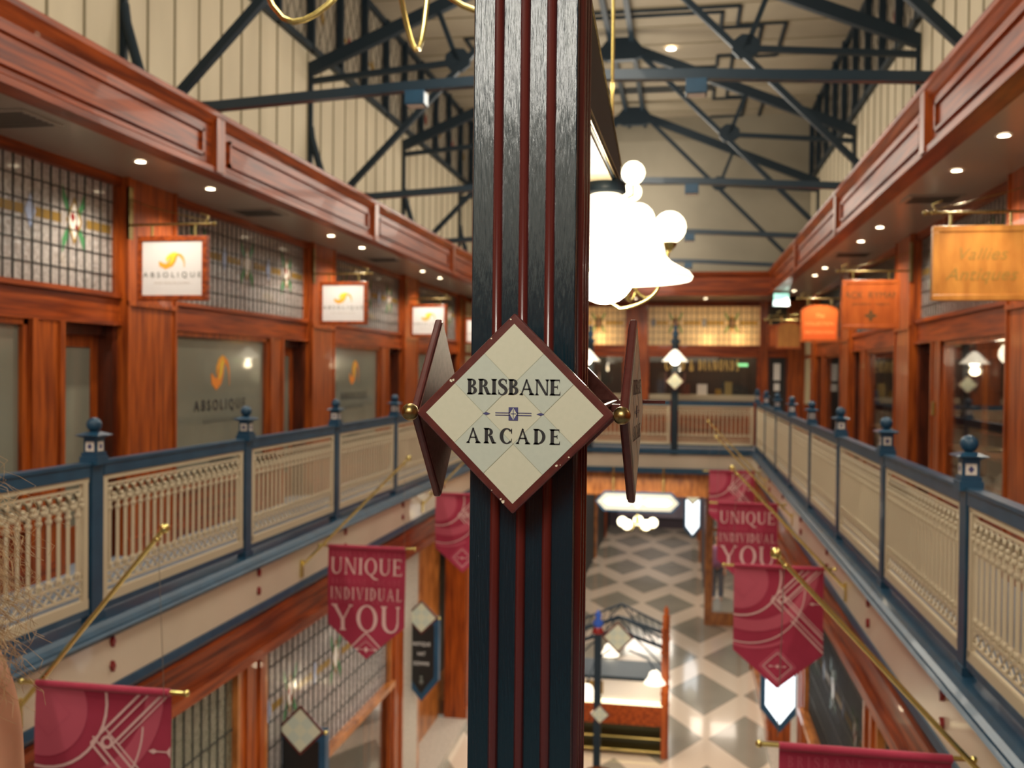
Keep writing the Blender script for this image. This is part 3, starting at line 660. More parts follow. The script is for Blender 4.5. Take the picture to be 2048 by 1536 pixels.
for s in (-1, 1):
    n = 0
    for k in range(0, 8):
        y = 5.49+2.1133*k
        if k == 7:
            lab = 'dark blue corner post where the %s-hand railing meets the far railing' % SD[s]
        else: lab = '%s blue ball-topped post from the camera along the %s-hand railing' % (ORD[k], SD[s])
        put(post0, 0, (X(s, 2.54), y-.05, .02), 0, lab, 'gallery railing posts')
    for k in range(-1, 7):
        y = 5.49+2.1133*k-.05
        if k == -1: lab = 'cream balustrade panel cut by the %s picture edge, this side of the nearest blue post' % SD[s]
        else: lab = 'cream balustrade panel between %s and %s blue posts of the %s-hand gallery' % (ORD[k], ORD[k+1], SD[s])
        put(pan0, 1, (X(s, 2.54), y+1.057, .02), PI/2, lab, 'cream gallery balustrade panels')
pan1 = make_panel(1.58, 17)
for x, nm in ((-1.05-1.68, 'left end'), (-1.05, 'middle'), (-1.05+1.68, 'right end')):
    put(pan1, 2, (x, 20.24, .02), 0, 'cream balustrade panel at the %s of the railing across the far end' % nm, 'cream gallery balustrade panels')

# ------------------------------------------------------------------ roof trusses
def make_truss():
    t = thing('roof_truss', 'x', 'roof truss')
    def bar(nm, a, b, w, h): return MB().bar((a[0], 0, a[1]), (b[0], 0, b[1]), w, h).build(nm, navy, t)
    P = [(-3.65, 3.76), (-2.79, 3.76), (-1.2, 3.85), (0, 3.89), (1.2, 3.85), (2.79, 3.76), (3.65, 3.76)]
    mb = MB()
    for i in range(6): mb.bar((P[i][0], 0, P[i][1]), (P[i+1][0], 0, P[i+1][1]), .085, .075)
    mb.build('tie_beam', mat('tie_beam_paint', (.014, .034, .055), .35, coat=.15) if 'tie_beam_paint' not in bpy.data.materials else bpy.data.materials['tie_beam_paint'], t)
    for s in (-1, 1):
        bar('top_chord', (s*3.65, 5.36), (0, 6.88), .10, .15)
        bar('lower_chord', (s*3.65, 5.22), (s*1.72, 5.38), .07, .065)
        bar('long_strut', (s*3.33, 3.66), (s*.3, 6.72), .07, .07)
        bar('short_strut', (s*1.72, 5.38), (s*1.97, 6.02), .06, .06)
        bar('wall_post', (s*3.62, 3.65), (s*3.62, 5.4), .05, .05)
        MB().tube([(s*3.62, 0, 4.65), (s*3.6, 0, 4.5), (s*3.48, 0, 4.1), (s*3.25, 0, 3.65)], .045, 8).build('curved_bracket', navy, t)
        MB().prism([(s*1.72+.17*math.cos(a), 5.4+.15*math.sin(a)) for a in [i*PI/4+.3 for i in range(8)]], lambda u, v, d: (u, d, v), -.03, .03).build('node_plate', navy, t)
    MB().prism([(-.42, 6.70), (-.22, 6.62), (.22, 6.62), (.42, 6.70), (.2, 6.98), (-.2, 6.98)], lambda u, v, d: (u, d, v), -.07, .07).build('node_plate', navy, t)
    return t
t0 = make_truss()
for k in range(4):
    o = t0 if k == 0 else copytree(t0)
    o.location = (XC, 7.47+4.13*k, 0)
    tag(o, 'dark navy steel roof truss, %s from the camera, spanning above the cornices' % ORD[k], 'roof truss', 'steel roof trusses')
for s in (-1, 1):
    tag(MB().box(XC+s*.17-.04, XC+s*.17+.04, 3, 21.2, 6.9, 7.0).build('ridge_beam', navy), 'long navy ridge beam under the ceiling, on the %s of the pair' % SD[s], 'beam', 'ridge beams')
fl0 = None
for k in range(4):
    for x in (-2.12, .07):
        y = 7.47+4.13*k
        if fl0 is None:
            fl0 = thing('floodlight', 'x', 'floodlight'); MB().box(-.08, .08, -.07, .07, -.075, .035).build('housing', blue, fl0, bevel=.006); MB().box(-.01, .01, -.01, .01, .03, .07).build('mounting', blue, fl0); MB().box(-.065, .065, -.05, .05, -.08, -.076).build('lens', white, fl0); o = fl0
        else: o = copytree(fl0)
        o.location = (x, y, 3.775)
        tag(o, 'small blue floodlight box under the %s roof truss, %s half of the tie' % (ORD[k], 'left' if x < -1 else 'right'), 'floodlight', 'tie beam floodlights')
        light('SPOT', (x, y, 3.68), 14, (1, .85, .6), .04, spot=2.0)
dl = MB().lathe([(.0001, 0), (.045, 0), (.05, -.004)], n=16).build('x', e_down).data
def downlight(loc, lab, grp, sc=1):
    t = thing('downlight', lab, 'ceiling light', loc, 0, grp)
    a = MB().lathe([(.036, -.002), (.052, -.006), (.056, 0)], n=20).build('trim_ring', white, t); b = MB().lathe([(.0001, -.003), (.037, -.003)], n=20).build('lamp_face', e_down, t)
    t.scale = (sc, sc, 1); return t
bpy.data.objects.remove(bpy.data.objects['x'])
dz = None
for s in (-1, 1):
    vis = [y for y in DL if 5 < y < 20.4]
    for i, y in enumerate(vis):
        lab = 'small round downlight in the %s-hand gallery soffit, %s from the camera' % (SD[s], ORD[i])
        if dz is None: dz = downlight((X(s, 3.13), y, 3.198), lab, 'gallery soffit downlights')
        else:
            o = copytree(dz); o.location = (X(s, 3.13), y, 3.198); o['label'] = lab
for x, lab in ((.45, 'right of the far chandelier globes'), (-1.05, 'at the middle of the far soffit'), (-2.5, 'left of the middle')):
    o = copytree(dz); o.location = (x, 21.2, 3.198); o['label'] = 'small round downlight in the far end soffit, %s' % lab; light('SPOT', (x, 21.2, 3.17), 30, (1, .78, .5), .03, spot=2.2)
o = copytree(dz); o.location = (-.27, 16.64, 7.075); o.scale = (2, 2, 1); o['label'] = 'single bright round downlight set in the high ceiling above the trusses'; del o['group']
light('SPOT', (-.27, 16.64, 7.0), 60, (.95, 1, .85), .05, spot=2.2)

# vents in the soffits
for s, y, lab in ((-1, 5.6, 'left soffit near the left picture edge'), (-1, 9.3, 'left soffit beyond the second downlight'), (1, 9.3, 'right soffit above the honey-coloured hanging sign'), (-1, 13.5, 'left soffit farther off above the second white sign'), (1, 13.5, 'right soffit above the second wooden sign')):
    t = thing('soffit_vent', 'slotted air vent in the %s' % lab, 'vent', (X(s, 3.25), y, 3.198), 0, 'soffit vents')
    MB().box(-.24, .24, -.20, .20, -.012, .0).build('frame', soffm, t)
    mb = MB()
    for i in range(6): mb.box(-.2, .2, -.16+i*.06, -.135+i*.06, -.016, -.012)
    mb.build('slot', black, t)

# ------------------------------------------------------------------ hanging shop signs
def hang_sign(s, y, x0, x1, z0, z1, fr, face, lab, texts, fn=None, grp='hanging shop signs', arch=False, wh=3.575):
    t = thing('hanging_sign', lab, 'shop sign', ((x0+x1)/2, y, z1), 0, grp); w = (x1-x0)/2; H = z1-z0; e = .045
    if not arch:
        MB().box(-w, w, -.03, .03, -e, 0).box(-w, w, -.03, .03, -H, -H+e).box(-w, -w+e, -.03, .03, -H+e, -e).box(w-e, w, -.03, .03, -H+e, -e).build('frame', fr, t, bevel=.005)
        MB().box(-w+e, w-e, -.02, .02, -H+e, -e).build('face', face, t)
    else:
        P = [(-w, -H), (w, -H), (w, -.10)]+[(w*math.cos(a), -.10+.10*math.sin(a)) for a in [PI*i/12 for i in range(1, 12)]]+[(-w, -.10)]
        MB().prism(P, lambda u, v, d: (u, d, v), -.03, .03).build('frame', fr, t)
        MB().prism([(u*.9, -H/2+(v+H/2)*.88) for u, v in P], lambda u, v, d: (u, d, v), -.034, -.03).build('face', face, t)
    wx = X(s, wh)-(x0+x1)/2; tipx = (-s)*(w+.05)
    MB().tube([(wx, 0, .10), (tipx, 0, .10)], .011, 8).ball((tipx, 0, .10), .022, 8).ball((tipx+s*.05, 0, .10), .018, 8).tube([(wx, 0, .32), (wx-s*.18, 0, .25), (tipx+s*.06, 0, .12)], .004, 5).tube([(tipx+s*.08, 0, .10), (tipx+s*.05, 0, .16), (tipx+s*.12, 0, .19)], .009, 6).build('bracket_arm', brass_old, t)
    MB().box(wx-.012, wx+.012, -.03, .03, -.02, .42).build('wall_plate', brass_old, t)
    for q in (-.62, .62): MB().box(q*w-.008, q*w+.008, -.004, .004, 0, .11).build('hanger', brass, t)
    for (txt, sz, z, m, sh, spc, xs) in texts:
        plain_text(txt, sz, m, t, frame_m((0, -.0215 if not arch else -.0345, z), (1, 0, 0), (0, 0, 1)), shear=sh, spacing=spc, xs=xs)
    if fn: fn(t)
    return t
olive = mat('olive_gilt_lettering', (.30, .17, .03), .5); darkol = mat('dark_olive_lettering', (.11, .06, .015), .5); palego = mat('pale_gilt_lettering', (.80, .42, .12), .5)
for k in range(4):
    def lg(t): logo(t, (lambda u, v, d: (u*1.1, -.0215+d*.2, v*.75-.22)), .21, [lg_y, lg_g, lg_g])
    hang_sign(-1, 7.5+4.13*k if k < 3 else 19.9, -4.54, -3.91, 2.16, 2.70, wood_h, e_sign,
              '%s white sign with amber swoosh from the camera, over the left gallery' % ORD[k], [('ABSOLIQUE', .062, -.345, greytext, 0, 1.7, 1.05), ('HAIR HEALTH CLINIC', .026, -.40, mat('faint_lettering', (.5, .42, .36), .5) if k == 0 else bpy.data.materials['faint_lettering'], 0, 1.3, 1)], lg)
    light('SPOT', (-4.2, 7.5+4.13*k-.45 if k < 3 else 19.5, 3.1), 1.5 if k < 2 else 8, (1, .85, .65), .02, rot=(.5, 0, 0), spot=1.0)
hang_sign(1, 7.6, 1.80, 2.47, 2.15, 2.70, wood_sign, wood_sign, 'large honey-coloured wooden sign with flowing script, nearest on the right-hand gallery', [('Vallies', .13, -.25, olive, .35, 1.05, 1), ('Antiques', .13, -.40, olive, .35, 1.05, 1)])
light('SPOT', (2.1, 7.0, 3.1), 16, (1, .75, .42), .02, rot=(.62, 0, 0), spot=.9)
def crest(t):
    mb = MB()
    for q in range(4):
        a = q*PI/2; c, s_ = math.cos(a), math.sin(a); mb.poly([(c*.0, s_*.0), (c*.03-s_*.022, s_*.03+c*.022), (c*.075, s_*.075), (c*.03+s_*.022, s_*.03-c*.022)], lambda u, v, d: (u, -.022, v-.41), 0)
    mb.build('emblem', darkol, t)
hang_sign(1, 11.6, 1.78, 2.41, 2.12, 2.68, wood_sign2, wood_sign2, 'red-brown wooden sign with dark lettering and small crest, second on the right', [('JACK  RYMAN', .105, -.21, darkol, 0, 1, .95), ('jewellers   repairs', .05, -.29, darkol, 0, 1.1, 1)], crest)
orange_s = mat('orange_sign', (.75, .12, .02), .4)
hang_sign(1, 15.73, 1.80, 2.36, 2.10, 2.68, wood_sign2, orange_s, 'bright orange arched-top sign with pale lettering, third on the right', [('The', .09, -.20, palego, .3, 1, 1), ('COLLECTION', .07, -.32, palego, 0, 1, 1), ('RESTORATION', .065, -.45, palego, 0, 1, 1)], arch=True)
light('SPOT', (2.1, 15.2, 3.1), 16, (1, .7, .4), .02, rot=(.6, 0, 0), spot=.9)
hang_sign(1, 17.9, 1.64, 2.05, 2.05, 2.53, wood_sign2, wood_sign, 'small plain orange-brown arched sign beyond the bright orange one', [], arch=True, wh=3.64)
hang_sign(1, 19.4, 1.60, 1.92, 2.10, 2.54, wood_h, wood_sign2, 'farthest small dark wooden sign on the right, beside the far wall', [], wh=3.64)
# exit sign
t = thing('exit_sign', 'glowing green exit sign hung at the far right end of the cornice', 'exit sign', (1.86, 19.5, 2.92), 0)
MB().box(-.15, .15, -.03, .03, .0, .10).build('lit_tube', e_teal, t); MB().box(-.14, .14, -.02, .02, .10, .24).build('panel', e_green, t)
MB().box(-.1, -.08, -.01, .01, .24, .30).box(.08, .10, -.01, .01, .24, .30).build('hanger', steel, t)
plain_text('EXIT', .12, white, t, frame_m((0, -.022, .125), (1, 0, 0), (0, 0, 1)))

# ------------------------------------------------------------------ brass poles and banners
def pole(s, y, lab, dy=0):
    t = thing('flag_pole', lab, 'banner pole', (X(s, 2.45), y, -.25), 0, 'brass banner poles')
    tip = Vector((-s*.97, dy, 1.02+(.03 if dy < 0 else 0)))
    MB().tube([(-s*.0, 0, 0), tip*.98], [.014, .012], 10).build('rod', brass, t)
    MB().lathe([(.012, -.02), (.02, -.012), (.012, 0)], tuple(tip*.955), 10).ball(tuple(tip), .026, 16).build('ball_tip', brass, t)
    MB().box(-.015 if s > 0 else -.012, .012 if s > 0 else .015, -.03, .03, -.10, .06).build('wall_bracket', brass, t)
    MB().tube([tuple(tip*.96), (-s*.95, dy*.8, .17)], .0018, 4).build('wire', steel, t)
    return t
FIVE = [(0, 0), (.76, 0), (.76, -.735), (.38, -1.06), (0, -.735)]
def ringp(cx, cy, r0, r1, a0=0, a1=360, n=40):
    o = []
    for i in range(n):
        a, b = math.radians(a0+(a1-a0)*i/n), math.radians(a0+(a1-a0)*(i+1)/n)
        o.append([(cx+r0*math.cos(a), cy+r0*math.sin(a)), (cx+r1*math.cos(a), cy+r1*math.sin(a)), (cx+r1*math.cos(b), cy+r1*math.sin(b)), (cx+r0*math.cos(b), cy+r0*math.sin(b))])
    return o
def linep(a, b, w):
    dx, dy = b[0]-a[0], b[1]-a[1]; l = math.hypot(dx, dy); x, y = -dy/l*w/2, dx/l*w/2
    return [[(a[0]+x, a[1]+y), (a[0]-x, a[1]-y), (b[0]-x, b[1]-y), (b[0]+x, b[1]+y)]]
def orn(cx, cy, k):
    return linep((cx-.09*k, cy), (cx+.09*k, cy), .006*k)+[[(cx-.11*k, cy), (cx-.085*k, cy-.012*k), (cx-.06*k, cy), (cx-.085*k, cy+.012*k)], [(cx+.11*k, cy), (cx+.085*k, cy-.012*k), (cx+.06*k, cy), (cx+.085*k, cy+.012*k)]]+[[(cx-.02*k, cy), (cx, cy-.028*k), (cx+.02*k, cy), (cx, cy+.028*k)]]
def diam(cx, cy, r, w):
    P = [(cx-r, cy), (cx, cy-r), (cx+r, cy), (cx, cy+r)]; o = []
    for i in range(4): o += linep(P[i], P[(i+1) % 4], w)
    return o
def banner(s, y, kind, lab, dz_=0):
    x0 = X(s, 2.27) if s < 0 else X(s, 1.51); zt = -.10-dz_
    t = thing('hanging_banner', lab, 'banner', (x0, y, zt), 0, 'magenta gallery banners')
    P = lambda u, v, d: (u, d+.012*math.sin(v*5+u*3), v)
    cl = MB(); N = 10                                   # softly waving cloth, cut to a point
    cols = sorted(set([0, .38, .76]+[.76*i/N for i in range(N+1)]))
    def zb(u): return -.735-.325*(1-abs(u-.38)/.38)
    rows = 12
    for d in (0, .004):
        base = len(cl.v); cl.add([P(u, zb(u)*j/rows, d) for j in range(rows+1) for u in cols], [])
        n = len(cols)
        for j in range(rows):
            for i in range(n-1): q = [base+j*n+i, base+j*n+i+1, base+(j+1)*n+i+1, base+(j+1)*n+i]; cl.f.append(q if d else q[::-1]); cl.mi.append(0); cl.sm.append(True)
    cl.build('cloth', pink, t)
    MB().tube([(-.09, 0, .012), (.85, 0, .012)], .011, 10).ball((-.09, 0, .012), .018, 10).ball((.85, 0, .012), .018, 10).build('top_rod', brass, t)
    MB().tube([(0, 0, .008), (.76, 0, .008)], .02, 10).build('sleeve', pink, t)
    pr = MB()
    def dr(polys, mi, d=-.0025):
        for p in polys:
            c = clip(p, FIVE)
            if len(c) > 2: pr.add([P(u, v, d-mi*.0006) for u, v in c], [list(range(len(c)))], mi)
    if kind == 'c':
        dr(ringp(.05, -.12, 0, .245), 0); dr(ringp(.06, -.08, .335, .35), 1); dr(diam(.08, -.14, .12, .006), 2)
        dr(ringp(.16, .0, .46, .56, 180, 360), 0); dr(ringp(.12, -.18, .48, .49, 180, 360), 1); dr(ringp(.16, -.17, .52, .545, 180, 300), 0)
        for o_, w_ in ((0, .013), (.035, .009), (.085, .013), (.11, .007)):
            dr(linep((.62+o_*1.4, .02), (.32+o_*1.4, -.28), w_), 1); dr(linep((.32+o_*1.4, -.28), (.80+o_*1.4, -.76), w_), 1)
        for o_ in (.02, .07): dr(linep((.40-o_, -.16-o_*1.2), (.62-o_, -.38-o_*1.2), .009), 1)
        dr(ringp(.41, -.27, .018, .034), 1); dr(orn(.76, -.30, 1.1), 1)
        dr(diam(.38, -.86, .15, .016), 0); dr(diam(.38, -.86, .122, .007), 1); dr(orn(.38, -.86, .7), 1)
    else:
        for v in (-.085, -.345, -.525): dr(text_polys('BRISBANE ARCADE', G_REG, .38, v, .052, width=.68, hx=.8), 2)
        dr(text_polys('UNIQUE', G_REG, .38, -.250, .155, width=.70, hx=.86), 1)
        dr(text_polys('INDIVIDUAL', G_REG, .38, -.49, .115, width=.70, hx=.66), 1)
        dr(text_polys('YOU', G_REG, .38, -.79, .25, width=.69, hx=.94), 1)
        for o_, w_, m_ in ((0, .014, 1), (.035, .010, 0), (.06, .005, 1)):
            dr(linep((.38, -.80-o_*1.4), (.16+o_, -1.02), w_), m_); dr(linep((.38, -.80-o_*1.4), (.60-o_, -1.02), w_), m_)
        dr(orn(.38, -.965, 1.1), 1)
    pr.build('printed_design', [pinkl, pinkw, pinkf], t)
    return t
for s in (-1, 1):
    for k in range(4):
        y = (4.6, 8.66, 12.8, 16.93)[k]
        if s < 0 and k == 3: continue
        yb, dy = y, 0
        if s < 0: yb, dy, y = ((4.62, -.2, 4.50), (8.54, .22, 8.74), (12.8, 0, 12.8))[k]
        pole(s, yb, 'polished brass pole slanting out from the %s-hand fascia, %s from the camera' % (SD[s], ORD[k]), dy)
        kind = 'c' if (k % 2 == 0) == (s < 0) else 'u'
        lab = {(-1, 0): 'magenta banner with rose circles and interlaced lines, at the bottom left corner', (-1, 1): 'magenta banner with the words UNIQUE INDIVIDUAL YOU, hanging on the left side',
               (-1, 2): 'magenta banner with rings, partly hidden by the left edge of the navy column', (1, 0): 'magenta banner reading BRISBANE at its top, cut off by the bottom right of the view',
               (1, 1): 'large magenta banner with rose circles, crossing lines and a small diamond, right of centre', (1, 2): 'magenta banner reading UNIQUE INDIVIDUAL YOU, on the right behind the circle-patterned one',
               (1, 3): 'farthest right magenta banner with circles, half hidden behind the lettered one'}[(s, k)]
        banner(s, y+.035, kind, lab, (.045 if s > 0 else -.03) if k == 0 else 0)

# ------------------------------------------------------------------ diamond sign board builder
def diamond_board(parent, c, r, ydir, face_r=None, text=True, th=.013, deep=.0):
    """square board standing on its corner; c centre, r half diagonal; ydir: outward normal (nx, ny)"""
    nx, ny = ydir; ux, uy = -ny, nx                       # u axis so that text reads left to right seen from outside
    P = lambda u, v, d: (c[0]+ux*u+nx*d, c[1]+uy*u+ny*d, c[2]+v)
    k = face_r or r*.855
    D = lambda q: [(-q, 0), (0, -q), (q, 0), (0, q)]
    o = MB().prism(D(r), P, -th, 0).build('board', maroon, parent, bevel=.0035)
    fm = MB().prism(D(k), P, 0, .0006, 0)
    q = k/3
    for cx, cy in ((-q, q), (q, q), (-q, -q), (q, -q)):
        fm.poly([(cx-q, cy), (cx, cy-q), (cx+q, cy), (cx, cy+q)], P, .0010, 1)
    f = fm.build('face', [signcream, signgreen], o)
    if text:
        sm = MB()
        for a, b in (((-2*q, q), (q, -2*q)), ((-q, 2*q), (2*q, -q)), ((-2*q, -q), (q, 2*q)), ((-q, -2*q), (2*q, q))):
            for p in linep(a, b, .0006): sm.poly(p, P, .0013, 0)
        sm.build('fine_line', seam, o)
        tm = MB(); S_ = (k/.1425)
        for p in text_polys('BRISBANE', G_BOLD, 0, .030*S_, .0250*S_, width=.151*S_, hx=1.02)+text_polys('ARCADE', G_BOLD, 0, -.0475*S_, .0245*S_, width=.151*S_, hx=1.0): tm.poly(p, P, .0016, 0)
        tm.build('lettering', ink, o)
        om = MB()
        for p in linep((-.029*S_, .0015*S_), (.029*S_, .0015*S_), .0013*S_)+linep((-.029*S_, -.0022*S_), (.029*S_, -.0022*S_), .0013*S_)+[[(-.0075*S_, -.0105*S_), (.0075*S_, -.0105*S_), (.0075*S_, .0105*S_), (-.0075*S_, .0105*S_)]]: om.poly(p, P, .0017, 0)
        for sx in (-1, 1): om.poly([(sx*.050*S_, 0), (sx*.0435*S_, -.0024*S_), (sx*.037*S_, 0), (sx*.0435*S_, .0024*S_)], P, .0017, 0)
        om.poly([(-.006*S_, 0), (0, -.0095*S_), (.006*S_, 0), (0, .0095*S_)], P, .0019, 1)
        for p in linep((0, -.0075*S_), (0, .0075*S_), .0012*S_)+linep((-.0045*S_, 0), (.0045*S_, 0), .0012*S_): om.poly(p, P, .0021, 0)
        om.build('ornament', [inkb, signcream], o)
    return o

# ------------------------------------------------------------------ near lamp column
def column(cx, cy, near):
    w = .0874; h = 2.56
    t = thing('lamp_column', 'tall navy square column with dark red reeds in the centre foreground' if near else 'x', 'column', (cx, cy, 0))
    MB().box(-w, w, -w, w, 0, h).build('shaft', colm, t, bevel=.002 if near else 0)
    for q in range(4):
        a = q*PI/2; c, s_ = math.cos(a), math.sin(a)
        for u in (-.0440, .0, .0440):
            pts = [(u+.0085*math.cos(b), .0098*math.sin(b)) for b in [PI*i/8 for i in range(9)]]
            mb = MB(); n = 9
            vs = [(c*p[0]-s_*(-(w+p[1])), s_*p[0]+c*(-(w+p[1])), z) for z in (0, h) for p in pts]
            mb.add(vs, [(i, i+1, n+i+1, n+i) for i in range(n-1)]+[list(range(n))[::-1], list(range(n, 2*n))], 0, True)
            mb.build('reed', reedm, t)
    MB().bx((0, 0, h+.02), (.24, .24, .04)).lathe([(.09, h+.04), (.05, h+.08), (.06, h+.1), (.02, h+.13)], n=12).ball((0, 0, h+.17), .05, 12).build('capital', [blue], t)
    # lamp bracket
    d = 1 if near else -1
    mb = MB(); x0, x1 = -.075, .0875
    P = [(w, 2.062), (1.01, 2.10), (1.01, 2.185), (w, 2.30)]
    mb.prism(P, lambda u, v, e: (e, u*d, v), x0, x1)
    b = mb.build('lamp_bracket', navy, t)
    MB().prism([(w, 2.056), (1.005, 2.094), (1.005, 2.0995), (w, 2.0615)], lambda u, v, e: (e, u*d, v), x0+.006, x1-.006).build('soffit_board', cream, b)
    mb = MB()
    for e in (x0-.002, x1+.002):
        for q in (.012, -.006): mb.bar((e, w*d, 2.062+q+.01), (e, 1.01*d, 2.10+q+.01), .003, .004)
        mb.bar((e, w*d, 2.285), (e, 1.01*d, 2.17), .003, .004)
    mb.build('gilt_line', brass_old, b)
    lx, ly = .062, .823*d
    z0 = 1.6
    MB().lathe([(.03, 2.10), (.05, 2.085), (.052, 2.062), (.036, 2.058)], (lx, ly, 0), 20).build('lamp_fitter', navy, t)
    sh = MB().lathe([(.034, 2.060), (.062, 2.045), (.085, 2.02), (.105, 1.99), (.128, 1.955), (.150, 1.93), (.156, 1.90), (.172, 1.882), (.196, 1.868), (.218, 1.856), (.226, 1.845), (.222, 1.835), (.212, 1.838), (.190, 1.855), (.160, 1.87), (.14, 1.89)], (lx, ly, 0), 36).build('opal_shade', e_shade, t)
    MB().ball((lx, ly, 1.852), .078, 24).build('lamp_globe', e_bulb, t)
    MB().tube([(.03, .99*d, 2.10), (.0, 1.02*d, 2.02), (-.01, ly+.20, 1.92), (.02, ly+.20, 1.82)]+[(lx+.135*math.sin(a), ly+.20, 1.85-.075*math.cos(a)) for a in [.2+PI/2*i/12 for i in range(11)]], .005, 8).build('brass_curl', brass, t)
    light('POINT', (cx+lx, cy+ly, 1.70), 9, (1, .86, .62), .07)
    if near: light('POINT', (cx+lx, cy+.60, 2.0), 1.6, (1, .86, .62), .03)  # point light added beside the shade to brighten the bracket underside
    return t
NC = (-.2650, 1.680)
column(NC[0], NC[1], True)
# the four diamond signs on the near column
sg = .1745
names = {0: 'cream diamond sign lettered BRISBANE ARCADE in chipped maroon frame, facing the camera',
         1: 'diamond sign right of the column, almost edge-on, lettered face turned right',
         2: 'diamond sign behind the column, its dark back showing at the right edge',
         3: 'diamond sign on the left of the column, seen obliquely from its plain brown back'}
cz = 1.532
def sign_thing(q):
    n = {0: (0, -1), 1: (1, 0), 2: (0, 1), 3: (-1, 0)}[q]
    c = (NC[0]+.001+n[0]*sg+(.010 if q == 1 else 0), NC[1]+n[1]*sg, cz)
    t = thing('diamond_sign', names[q], 'name sign', c, 0, 'diamond signs on the column')
    o = diamond_board(t, (0, 0, 0), .160, n, .1425)
    MB().prism([(-.154, 0), (0, -.154), (.154, 0), (0, .154)], lambda u, v, d: (-n[1]*u+n[0]*d, n[0]*u+n[1]*d, v), -.0145, -.0135).build('back_plate', maroon_b, t)
    back = -.0135-(sg-.0145-.0874)+.0
    MB().bx((n[0]*(-.045), n[1]*(-.045), .006), (.06 if n[0] else .012, .06 if n[1] else .012, .012)).build('standoff', maroon, t)
    if q == 0:                                     # rails joining corners behind, chips in the enamel
        mb = MB()
        for u, v, r in ((-.102, .0515, .0034), (-.098, .0525, .0025), (.0695, -.0800, .0026), (.089, -.0665, .0014), (-.015, -.1395, .003), (-.019, -.136, .0022), (-.0365, .119, .0015), (-.006, .1495, .0017), (-.0335, -.122, .0010), (.0755, -.0790, .0010)):
            k = 7; pts = [(u+r*random.uniform(.6, 1.3)*math.cos(2*PI*i/k), v+r*random.uniform(.5, 1.1)*math.sin(2*PI*i/k)) for i in range(k)]
            mb.poly(pts, lambda a, b, d: (a, -.0008, b), 0, 0)
        mb.build('paint_chip', chip, t)
    if q == 1: t.rotation_euler = (0, 0, -.035)
    return t
for q in range(4): sign_thing(q)
k = 0
for sx, sy, nm in ((-1, -1, 'front left'), (1, -1, 'front right'), (1, 1, 'rear right'), (-1, 1, 'rear left')):
    c = (NC[0]+.001+sx*.1705, NC[1]+sy*.1705, cz)
    o = MB().ball((0, 0, 0), .0142, 24).build('ball_knob', brass_old); o.location = c
    tag(o, 'aged brass ball joining the diamond sign corners at the %s of the column' % nm, 'brass ball', 'brass balls at sign corners')
t = thing('corner_rod', 'thin maroon square rod linking the right-hand brass balls behind the front sign', 'rod', (NC[0]+.172, NC[1], cz+.012)); MB().bx((-.032, 0, 0), (.006, .29, .006)).bx((-.05, .163, 0), (.22, .006, .006)).build('rod', maroon, t)

# far pair of lamp standards
def far_standard(x, lab):
    t = thing('lamp_column', lab, 'column', (x, 20.24, 0), 0, 'far lamp columns')
    MB().box(-.07, .07, -.07, .07, -.1, 2.2).build('shaft', navy, t)
    MB().lathe([(.09, 2.2), (.1, 2.25), (.05, 2.3), (.07, 2.4), (.02, 2.5)], n=10).ball((0, 0, 2.52), .05, 10, 0).build('capital', blue, t)
    MB().tube([(0, 0, 2.2), (0, -.3, 2.3), (0, -.55, 2.2), (0, -.6, 2.05)], .03, 8).build('lamp_bracket', navy, t)
    MB().lathe([(.03, 2.06), (.10, 2.0), (.16, 1.93), (.24, 1.84), (.26, 1.82), (.2, 1.85)], (0, -.6, 0), 24).build('opal_shade', e_shade, t)
    MB().ball((0, -.6, 1.84), .09, 16).build('lamp_globe', e_bulb, t)
    for n in ((0, -1), (1, 0), (-1, 0)): diamond_board(t, (n[0]*.2, n[1]*.2, 1.42), .19, n, text=False)
    light('POINT', (x, 19.6, 1.68), 6, (1, .8, .5), .08)
far_standard(-.17, 'distant lamp column on the far railing, clearly visible right of the big navy column')
far_standard(-1.93, 'distant lamp column on the far railing, mostly hidden at the edge of the big navy column')

# ------------------------------------------------------------------ chandeliers
def chandelier(name_lab, c, R, drop, top, n, gr, a0=0, upper=None, arcr=.008, gz=0):
    """c: hub position; arms dip to -drop and rise to globes"""
    t = thing('chandelier', name_lab, 'chandelier', c, 0, 'brass chandeliers')
    MB().tube([(0, 0, -.02), (0, 0, top-c[2])], .008, 8).build('stem', brass, t)
    MB().lathe([(.0001, -.12), (.03, -.08), (.05, 0), (.03, .06), (.012, .1)], n=14).build('hub', brass, t)
    for i in range(n):
        a = a0+2*PI*i/n; ca, sa = math.cos(a), math.sin(a)
        P = []
        for j in range(13):
            u = j/12; r = R*(u**.8); z = -drop*math.sin(PI*min(u*1.0, 1)*.86+.12)*1.0 if u < 1 else gz-.06
            z = -drop*(1-((u-.58)/.58)**2) if u <= 1 else z
            z = z if u < .58 else -drop+(drop+gz-.05)*((u-.58)/.42)**2
            P.append((r*ca, r*sa, z))
        arm = MB().tube(P, arcr, 8).build('arm', brass, t)
        MB().lathe([(.008, gz-.075), (.03, gz-.05), (.035, gz-.035)], (R*ca, R*sa, 0), 12).build('cup', brass, arm)
        MB().ball((R*ca, R*sa, gz+gr-.04), gr, 20).build('globe', e_globe, arm)
    if upper:
        for (x, y, z, r) in upper:
            ar = MB().tube([(0, 0, z-.10), (x*.5, y*.5, z-.16), (x, y, z-r-.05), (x, y, z-r)], .006, 8).build('arm', brass, t); MB().ball((x, y, z), r, 16).build('globe', e_globe, ar)
    return t
chandelier('brass chandelier with curved arms at the top of the view left of the column', (-1.07, 3.39, 3.18), .56, .30, 7.0, 4, .08, 0, arcr=.011, gz=.13)
